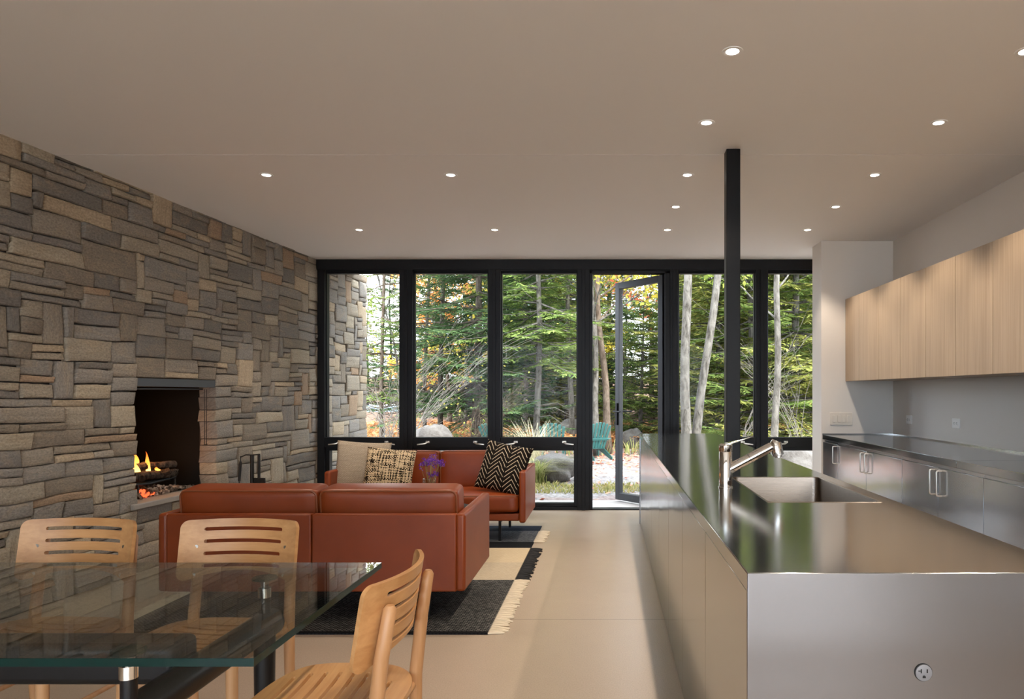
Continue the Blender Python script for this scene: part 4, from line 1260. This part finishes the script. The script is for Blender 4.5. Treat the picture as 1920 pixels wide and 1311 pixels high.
# ---------------------------------------------------------------- teal garden chairs
def adirondack(label, loc_, rz):
    a = thing('garden_chair', label, 'garden chair', loc_, rz, 'teal slatted garden chairs'); a.scale = (.72,) * 3
    tilt = rad(-24)
    for k in range(7):
        x = -.24 + k * .08; top = .78 - .10 * (abs(k - 3) / 3) ** 2; f = 1 + .10
        T = Matrix.Translation((0, .10, .30)) @ Matrix.Rotation(tilt, 4, 'X')
        m = MB(); x2 = x * 1.28
        m.add([T @ Vector(p) for p in [(x - .034, -.01, 0), (x + .034, -.01, 0), (x + .034, .01, 0), (x - .034, .01, 0),
                                       (x2 - .037, -.01, top), (x2 + .037, -.01, top), (x2 + .037, .01, top), (x2 - .037, .01, top)]],
              [(0, 3, 2, 1), (4, 5, 6, 7), (0, 1, 5, 4), (1, 2, 6, 5), (2, 3, 7, 6), (3, 0, 4, 7)])
        m.build('back_slat', M['teal'], a, bevel=.006)
    T = Matrix.Translation((0, .10, .30)) @ Matrix.Rotation(tilt, 4, 'X')
    xform(MB().box(-.33, .33, .011, .035, .24, .31), T).build('back_rail', M['teal'], a, bevel=.004)
    for k in range(5):
        MB().obox((0, -.42 + k * .115, .375 - k * .022), (.56, .095, .02), Matrix.Rotation(rad(-10), 3, 'X')).build('seat_slat', M['teal'], a, bevel=.004)
    for sg in (-1, 1):
        m = MB(); pr = [(-.46, .36), (-.46, .26), (.50, .0), (.62, .0), (.60, .07), (.10, .27)]; n = len(pr)
        m.add([(sg * .27 + s_ * .013, y, z) for s_ in (-1, 1) for y, z in pr], [tuple(range(n)), tuple(range(2 * n - 1, n - 1, -1))] + [(k, n + k, n + (k + 1) % n, (k + 1) % n) for k in range(n)])
        m.build('side_rail', M['teal_dark'], a, bevel=.004)
        MB().box(sg * .30 - .014, sg * .30 + .014, -.46, -.34, 0, .54).build('front_leg', M['teal_dark'], a, bevel=.004)
        MB().box(sg * .335 - .07, sg * .335 + .07, -.52, .26, .54, .562).build('armrest', M['teal'], a, bevel=.008)
    return a
adirondack('teal slatted garden chair seen past the open door, right of the others', gpos(1114, 13.8), rad(180 + 26))
adirondack('teal slatted garden chair behind the chevron pillow, seen from behind', gpos(1037, 13.3), rad(180))
adirondack('teal slatted garden chair at the left edge of the third window', gpos(932, 13.2), rad(180 - 22))

def grass_clump(label, loc_, h, n, seed, mat, lean=.6):
    rr = random.Random(seed); m = MB()
    for _ in range(n):
        a = rr.uniform(0, 6.3); hh = h * rr.uniform(.5, 1.15); b0 = Vector((rr.gauss(0, .05), rr.gauss(0, .05), 0))
        d = Vector((math.cos(a), math.sin(a), 0)) * hh * lean * rr.uniform(.2, 1.2); s = Vector((-math.sin(a), math.cos(a), 0)) * .005
        pts = [b0 + d * t * t + Vector((0, 0, hh * (t - .35 * t * t * lean * 1.6))) for t in (0, .35, .7, 1)]
        vs = []
        for i, p in enumerate(pts): vs += [p - s * (1 - i / 4), p + s * (1 - i / 4)]
        m.add(vs, [(0, 1, 3, 2), (2, 3, 5, 4), (4, 5, 7, 6)])
    o = m.build('grass_clump', mat, smooth=False, fix=False); o.location = loc_
    return tag(o, label, 'grass', 'ornamental grass clumps')
grass_clump('drooping grass clump in front of the grey rounded boulder', gpos(1006, 9.95), .75, 420, 1, M['grass'], 1.0)
grass_clump('pale tall grass clump behind the grey rounded boulder', gpos(1000, 10.9), 1.15, 260, 2, M['grass_pale'], .55)
grass_clump('grass clump beside the white sloping boulder', gpos(1515, 9.3), .5, 300, 3, M['grass'], .9)
grass_clump('grass clump in the corner right of the white sloping boulder', gpos(1560, 10.2), .8, 240, 5, M['grass'], .8)
grass_clump('pinkish dry grass clump at the foot of the pale trunk in the rightmost window', gpos(1478, 11.5), .9, 220, 6, M['grass_pale'], .7)

# ---------------------------------------------------------------- trees
def spray(m, p, d, up, L, W):
    s = d.cross(up)
    if s.length < 1e-4: s = Vector((1, 0, 0))
    s = s.normalized() * W
    m.v += [tuple(p), tuple(p + d * (L * .42) + s), tuple(p + d * L), tuple(p + d * (L * .42) - s)]
    b = len(m.v) - 4; m.f.append((b, b + 1, b + 2, b + 3))
def conifer(name, seed, h, clear, spread, trunk_r, dens=1.0, droop=.3, tw=1.0, bark=M['bark_grey'], leaf=M['needle_mid'], lean=(0, 0), dead=10, size=1.0):
    rr = random.Random(seed); t = MB(); f = MB()
    def tp(z): return Vector((lean[0] * z + .05 * math.sin(z * .7 + seed), lean[1] * z + .05 * math.cos(z * .9 + seed), z))
    N = 16
    t.tube([tp(h * k / N) - (Vector((0, 0, .15)) if k == 0 else Vector()) for k in range(N + 1)], [trunk_r * (1.25 if k == 0 else 1) * (1 - .93 * k / N) + .006 for k in range(N + 1)], 10)
    z = clear
    while z < h * .985:
        q = (z - clear) / (h - clear); nb = max(2, round(rr.uniform(4, 6.5) * dens))
        a0 = rr.uniform(0, 6.3)
        for b in range(nb):
            a = a0 + 2 * PI * b / nb + rr.uniform(-.35, .35)
            L = spread * (1 - q) ** .75 * rr.uniform(.55, 1.1) * (1 if q > .10 else .75 + 2.5 * q) + .12
            d = Vector((math.cos(a), math.sin(a), 0)); p0 = tp(z); pit = rr.uniform(-.22, .40) - droop * (1 - q)
            def bp(s): return p0 + d * L * s + Vector((0, 0, L * (pit * s + .14 * s * s * s)))
            t.tube([bp(0), bp(.5), bp(1)], [.006 + .010 * L, .004 + .005 * L, .003], 4, cap=False)
            nt = max(4, int(L / .085)); 
            for k in range(nt):
                s = .16 + .84 * (k + .5) / nt
                if rr.random() > .93 * min(1, dens + .15): continue
                for sg in (-1, 1):
                    l = (.12 + .34 * L * (1 - s) * 1.05) * rr.uniform(.6, 1.15) * tw
                    side = Vector((-d.y, d.x, 0)) * sg
                    td = (d * rr.uniform(.45, .85) + side + Vector((0, 0, rr.uniform(-.45, .10)))).normalized(); c0 = bp(s)
                    ns = max(2, int(l / (.075 * size)))
                    for i in range(ns):
                        pp = c0 + td * l * (i / ns); up = Vector((rr.uniform(-.5, .5), rr.uniform(-.5, .5), 1))
                        for sg2 in (-1, 1):
                            sd = (td + td.cross(Vector((0, 0, 1))) * sg2 * rr.uniform(.35, .9) + Vector((0, 0, rr.uniform(-.30, .16)))).normalized()
                            spray(f, pp, sd, up, .125 * size * rr.uniform(.7, 1.3), .017 * size)
        z += (h - clear) / (h * 3.5) * rr.uniform(.5, 1.5)
    for _ in range(dead):
        z = rr.uniform(.8, max(1.2, clear * 1.1)); a = rr.uniform(0, 6.3); L = rr.uniform(.5, 1.5) * spread * .5; d = Vector((math.cos(a), math.sin(a), 0)); p0 = tp(z)
        pts = [p0, p0 + d * L * .5 + Vector((0, 0, .05)), p0 + d * L + Vector((0, 0, -.18 * L))]
        t.tube(pts, [.013, .009, .004], 4, cap=False)
        for k in range(4):
            s = rr.uniform(.3, 1); c = pts[0].lerp(pts[2], s); e = c + (d + Vector((rr.uniform(-1, 1), rr.uniform(-1, 1), rr.uniform(-.7, .1)))) * .28 * L
            t.tube([c, c.lerp(e, .5), e], [.005, .004, .002], 3, cap=False)
    o = bpy.data.objects.new(name, None); COL.objects.link(o)
    t.build('trunk', bark, o, angle=0, fix=False); f.build('crown', leaf, o, smooth=False, fix=False)['kind'] = 'stuff'
    return o
def broadleaf(name, seed, h, clear, spread, trunk_r, leaf, bark=M['bark_grey'], lean=(0, 0), leaves=2600, size=.055, levels=4, bare=False):
    rr = random.Random(seed); t = MB(); f = MB(); tips = []
    def grow(p, d, L, r, lev):
        n = 4; pts = [p]; q = p; dd = d
        for k in range(n):
            dd = (dd + Vector((rr.gauss(0, .10), rr.gauss(0, .10), rr.gauss(.03, .06)))).normalized(); q = q + dd * L / n; pts.append(q)
        t.tube(pts, [r * (1 - .42 * k / n) for k in range(n + 1)], 7 if lev < 2 else 4, cap=False)
        if lev >= levels: tips.append((pts[1], pts[-1])); return
        if lev >= levels - 2: tips.append((pts[2], pts[-1]))
        for k in range(rr.randint(2, 3) + (1 if lev == 0 else 0)):
            s = pts[rr.randint(2, n)]; a = rr.uniform(0, 6.3)
            nd = (dd * rr.uniform(.5, 1.0) + Vector((math.cos(a), math.sin(a), rr.uniform(-.1, .5))) * spread * .42).normalized()
            grow(s, nd, L * rr.uniform(.5, .78), r * .52, lev + 1)
        if lev < 2: grow(pts[-1], dd, L * .72, r * .56, lev + 1)
    d0 = Vector((lean[0], lean[1], 1)).normalized(); N = 8
    pts = [d0 * (clear / d0.z) * k / N + Vector((.03 * math.sin(k * 1.1 + seed), .03 * math.cos(k * .8 + seed), -.12 if k == 0 else 0)) for k in range(N + 1)]
    t.tube(pts, [trunk_r * (1.3 if k == 0 else 1.08 if k == 1 else 1) * (1 - .32 * k / N) for k in range(N + 1)], 14)
    grow(pts[-1], d0, (h - clear) * .42, trunk_r * .68, 0)
    if lean == (0, 0) or True:
        for _ in range(3):
            a = rr.uniform(0, 6.3); grow(pts[rr.randint(5, N)], Vector((math.cos(a), math.sin(a), .55)).normalized(), (h - clear) * .26, trunk_r * .30, 1)
    if not bare:
        for _ in range(leaves):
            a, b = rr.choice(tips); c = a.lerp(b, rr.uniform(0, 1.15)) + Vector((rr.gauss(0, .11), rr.gauss(0, .11), rr.gauss(-.02, .10)))
            d = Vector((rr.uniform(-1, 1), rr.uniform(-1, 1), rr.uniform(-1, .3))).normalized(); s = size * rr.uniform(.6, 1.3)
            spray(f, c, d, Vector((rr.uniform(-1, 1), rr.uniform(-1, 1), 1)), s * 1.9, s * .7)
    o = bpy.data.objects.new(name, None); COL.objects.link(o)
    t.build('trunk', bark, o, angle=0, fix=False)
    if not bare: f.build('crown', leaf, o, smooth=False, fix=False)['kind'] = 'stuff'
    return o
GRP = 'trees in the woods outside'
def put(o, x, d, rz, s, label, cat='tree', group=GRP):
    o.location = gpos(x, d); o.rotation_euler = (0, 0, rz); o.scale = (s, s, s); return tag(o, label, cat, group)
# single trees one can point to
put(conifer('spruce_tree', 31, 9.5, .9, 2.5, .09, 1.1, .34, leaf=M['needle_dark'], bark=M['bark_dark'], dead=6), 893, 14.6, .4, 1, 'big dark spruce filling the right of the second window')
put(conifer('spruce_tree', 32, 9.0, 1.9, 1.7, .068, .80, .30, leaf=M['needle_mid'], dead=18), 1006, 13.9, 1.3, 1, 'spruce with a lichen-grey trunk in the middle of the third window')
put(conifer('spruce_tree', 33, 10, 2.4, 1.7, .07, .75, .25, leaf=M['needle_dark'], dead=16), 984, 18.5, 2.0, 1, 'slim dark spruce just left behind the lichen-grey trunk')
put(conifer('spruce_tree', 34, 10, 2.2, 1.6, .07, .8, .28, leaf=M['needle_mid'], dead=14), 1069, 17.4, .9, 1, 'spruce whose trunk stands at the right edge of the third window')
put(conifer('pine_tree', 35, 9, 1.3, 1.7, .045, .40, .12, leaf=M['needle_mid'], bark=M['bark_brown'], dead=22), 719, 15.5, 0, 1, 'thin sparse pine in the first window beside the stone wall')
put(conifer('pine_tree', 36, 10, 3.0, 1.7, .05, .42, .15, leaf=M['needle_dark'], bark=M['bark_dark'], dead=26), 800, 18.0, .8, 1, 'slender dark pine trunk left of the middle of the second window')
put(conifer('pine_tree', 37, 10, 2.8, 1.6, .062, .42, .15, leaf=M['needle_dark'], bark=M['bark_dark'], dead=26), 829, 16.2, 2.2, 1, 'dark pine trunk just right of the slender one in the second window')
put(broadleaf('maple_tree', 41, 8.5, 4.4, 1.0, .072, M['leaf_yellow'], lean=(-.035, .02), leaves=2400), 1121, 14.4, 0, 1, 'leaning grey trunk with yellow leaves just inside the open doorway')
put(broadleaf('maple_tree', 42, 8.5, 3.8, .9, .085, M['leaf_yellow'], bark=M['bark_brown'], lean=(-.075, .0), leaves=1200), 1143, 14.9, 0, 1, 'brown trunk crossing close behind the leaning grey one')
put(conifer('fir_tree', 43, 3.9, .15, 1.75, .06, 1.3, .12, leaf=M['needle_mid'], dead=0), 1203, 18.5, 0, 1, 'young bushy fir seen through the open glass door')
put(broadleaf('maple_tree', 44, 8.5, 3.2, 1.3, .10, M['leaf_red'], bark=M['bark_brown'], leaves=2600, size=.07), 1222, 23, .3, 1, 'red-orange maple crown at the top of the open glass door')
put(broadleaf('maple_tree', 45, 6.0, 1.4, 1.4, .09, M['leaf_orange'], bark=M['bark_brown'], leaves=2600, size=.07), 842, 24, 1.3, 1, 'orange maple glowing behind the dark pines of the second window')
put(broadleaf('birch_tree', 46, 9.5, 5.0, .9, .082, M['leaf_green'], leaves=1500), 1287, 10.9, 0, 1, 'straight pale trunk left of the black column')
put(broadleaf('birch_tree', 47, 9.5, 5.2, .9, .072, M['leaf_green'], lean=(.118, 0), leaves=1500), 1299, 11.0, 0, 1, 'leaning pale trunk that forks from the straight one left of the column')
put(broadleaf('birch_tree', 48, 9, 4.2, .9, .066, M['leaf_green'], lean=(.012, 0), leaves=1400), 1454, 12.2, 0, 1, 'pale trunk in the rightmost window beside the white wall end')
# stand behind
hemA = conifer('hemlock_tree', 51, 8.5, .3, 2.4, .10, 1.15, .30, leaf=M['needle_yellow'], dead=8, size=1.2)
put(hemA, 1345, 16.5, 0, 1, 'yellow-green evergreen behind the leaning pale trunk')
hemB = conifer('hemlock_tree', 52, 9, .5, 2.3, .11, 1.0, .34, leaf=M['needle_mid'], dead=20, size=1.2)
put(hemB, 1410, 15.6, .7, 1, 'green evergreen between the column and the next window post')
pool = {'a': hemA, 'b': hemB}
def more(src, x, d, rz, s, label):
    c = copy_tree(src); return put(c, x, d, rz, s, label)
more(hemA, 1490, 15.4, 2.1, 1.05, 'yellow-green evergreen right of the pale trunk in the rightmost window')
more(hemB, 1560, 17.5, 1.4, 1.1, 'evergreen partly hidden by the white wall end')
more(hemB, 1275, 19.5, 3.3, .95, 'evergreen left behind the straight pale trunk')
far1 = conifer('spruce_tree', 53, 11, .6, 2.4, .12, .95, .3, leaf=M['needle_dark'], dead=6, size=1.5)
far2 = conifer('spruce_tree', 54, 11, .4, 2.6, .12, .95, .25, leaf=M['needle_yellow'], dead=6, size=1.5)
LB = 'evergreen tree in the dense back row of the woods'
rr = random.Random(77)
put(broadleaf('birch_tree', 61, 8.0, 1.6, 1.1, .05, M['leaf_green'], leaves=2600, size=.06), 748, 19.5, .4, 1, 'yellow-green birch at the right edge of the first window')
put(broadleaf('birch_tree', 62, 6.5, 1.2, 1.2, .05, M['leaf_yellow'], leaves=2200, size=.06), 872, 20.5, 1.4, 1, 'low yellow birch right behind the boulder of the second window')
put(broadleaf('birch_tree', 63, 7.5, 2.0, 1.1, .05, M['leaf_yellow'], leaves=2600, size=.06), 1172, 25, .9, 1, 'yellow birch far behind the open door')
first = {0: True, 1: True}
spots = []
for d, xs in ((22, (930, 1010, 1080, 1325, 1395, 1465, 1540)), (26, (885, 965, 1045, 1120, 1290, 1360, 1430, 1500, 1575)), (31, (800, 905, 990, 1065, 1140, 1255, 1325, 1400, 1475, 1550, 1620)), (38, (690, 722, 745, 775, 805, 850, 940, 1020, 1100, 1180, 1270, 1350))):
    for x in xs: spots.append((x + rr.uniform(-18, 18), d + rr.uniform(-1.2, 1.2)))
for k, (x, d) in enumerate(spots):
    w = 1 if (x > 1240 and rr.random() < .6) or rr.random() < .25 else 0
    src = far2 if w else far1; s = rr.uniform(.8, 1.15) * (.75 if x < 870 or 1150 < x < 1250 else 1)
    if first[w]: put(src, x, d, rr.uniform(0, 6), s, LB, group='back row evergreens'); first[w] = False
    else: put(copy_tree(src), x, d, rr.uniform(0, 6), s, LB, group='back row evergreens')
# thin saplings and bare bushes
def bare_bush(label, x, d, h, n, seed, mat=M['twig_pale'], bend=.8, dirx=1, leaves=None):
    rr = random.Random(seed); m = MB(); f = MB()
    for _ in range(n):
        a = rr.gauss(0, .8) + (0 if dirx > 0 else PI); hh = h * rr.uniform(.45, 1.1); d_ = Vector((math.cos(a), math.sin(a) * .6, 0))
        pts = [Vector((rr.gauss(0, .08), rr.gauss(0, .08), 0)) + d_ * hh * bend * t ** 1.7 + Vector((0, 0, hh * (t - .22 * bend * t * t))) for t in (0, .25, .5, .75, 1)]
        m.tube(pts, [.0055, .0048, .0036, .0026, .0015], 4, cap=False)
        for _k in range(6):
            t = rr.uniform(.35, .95); i = min(3, int(t * 4)); c = pts[i].lerp(pts[i + 1], t * 4 - i); e = c + (d_ * rr.uniform(.1, .8) + Vector((rr.gauss(0, .3), rr.gauss(0, .3), rr.uniform(.1, .7)))) * hh * .22
            m.tube([c, c.lerp(e, .5) + Vector((0, 0, .01)), e], [.0026, .002, .001], 3, cap=False)
            if leaves and rr.random() < .6: spray(f, e, Vector((rr.uniform(-1, 1), rr.uniform(-1, 1), -.4)).normalized(), Vector((0, 0, 1)), .055, .017)
    o = bpy.data.objects.new('bare_bush', None); COL.objects.link(o); o.location = gpos(x, d)
    m.build('branch_mass', mat, o, angle=0, fix=False)['kind'] = 'stuff'
    if leaves: f.build('leaf_mass', leaves, o, smooth=False, fix=False)['kind'] = 'stuff'
    return tag(o, label, 'bush', 'bare bushes outside the windows')
bare_bush('pale bare bush arching right across the second window', 758, 11.8, 2.9, 18, 1, leaves=M['leaf_yellow'])
bare_bush('pale bare bush at the foot of the thin pine in the first window', 716, 12.4, 2.6, 18, 2, bend=.5)
bare_bush('twiggy bare bush leaning left in the first window', 745, 13.5, 3.2, 16, 3, dirx=-1, leaves=M['leaf_green'])
bare_bush('lichen-grey twiggy bush in the rightmost window', 1500, 13.4, 3.6, 12, 4, dirx=-1, bend=.6)
bare_bush('lichen-grey twiggy bush right of the black column', 1392, 13.2, 3.2, 9, 5, bend=.6)
bare_bush('yellow-leaved thin bush behind the leaning grey trunk', 1150, 19.5, 3.6, 26, 6, bend=.5, leaves=M['leaf_yellow'])
bare_bush('leafy green bush low behind the boulder of the second window', 885, 13.2, 1.7, 46, 7, mat=M['bark_brown'], bend=.7, leaves=M['leaf_green'])
bare_bush('leafy green bush low behind the teal chairs', 1060, 20.5, 2.0, 46, 8, mat=M['bark_brown'], bend=.7, leaves=M['leaf_green'])
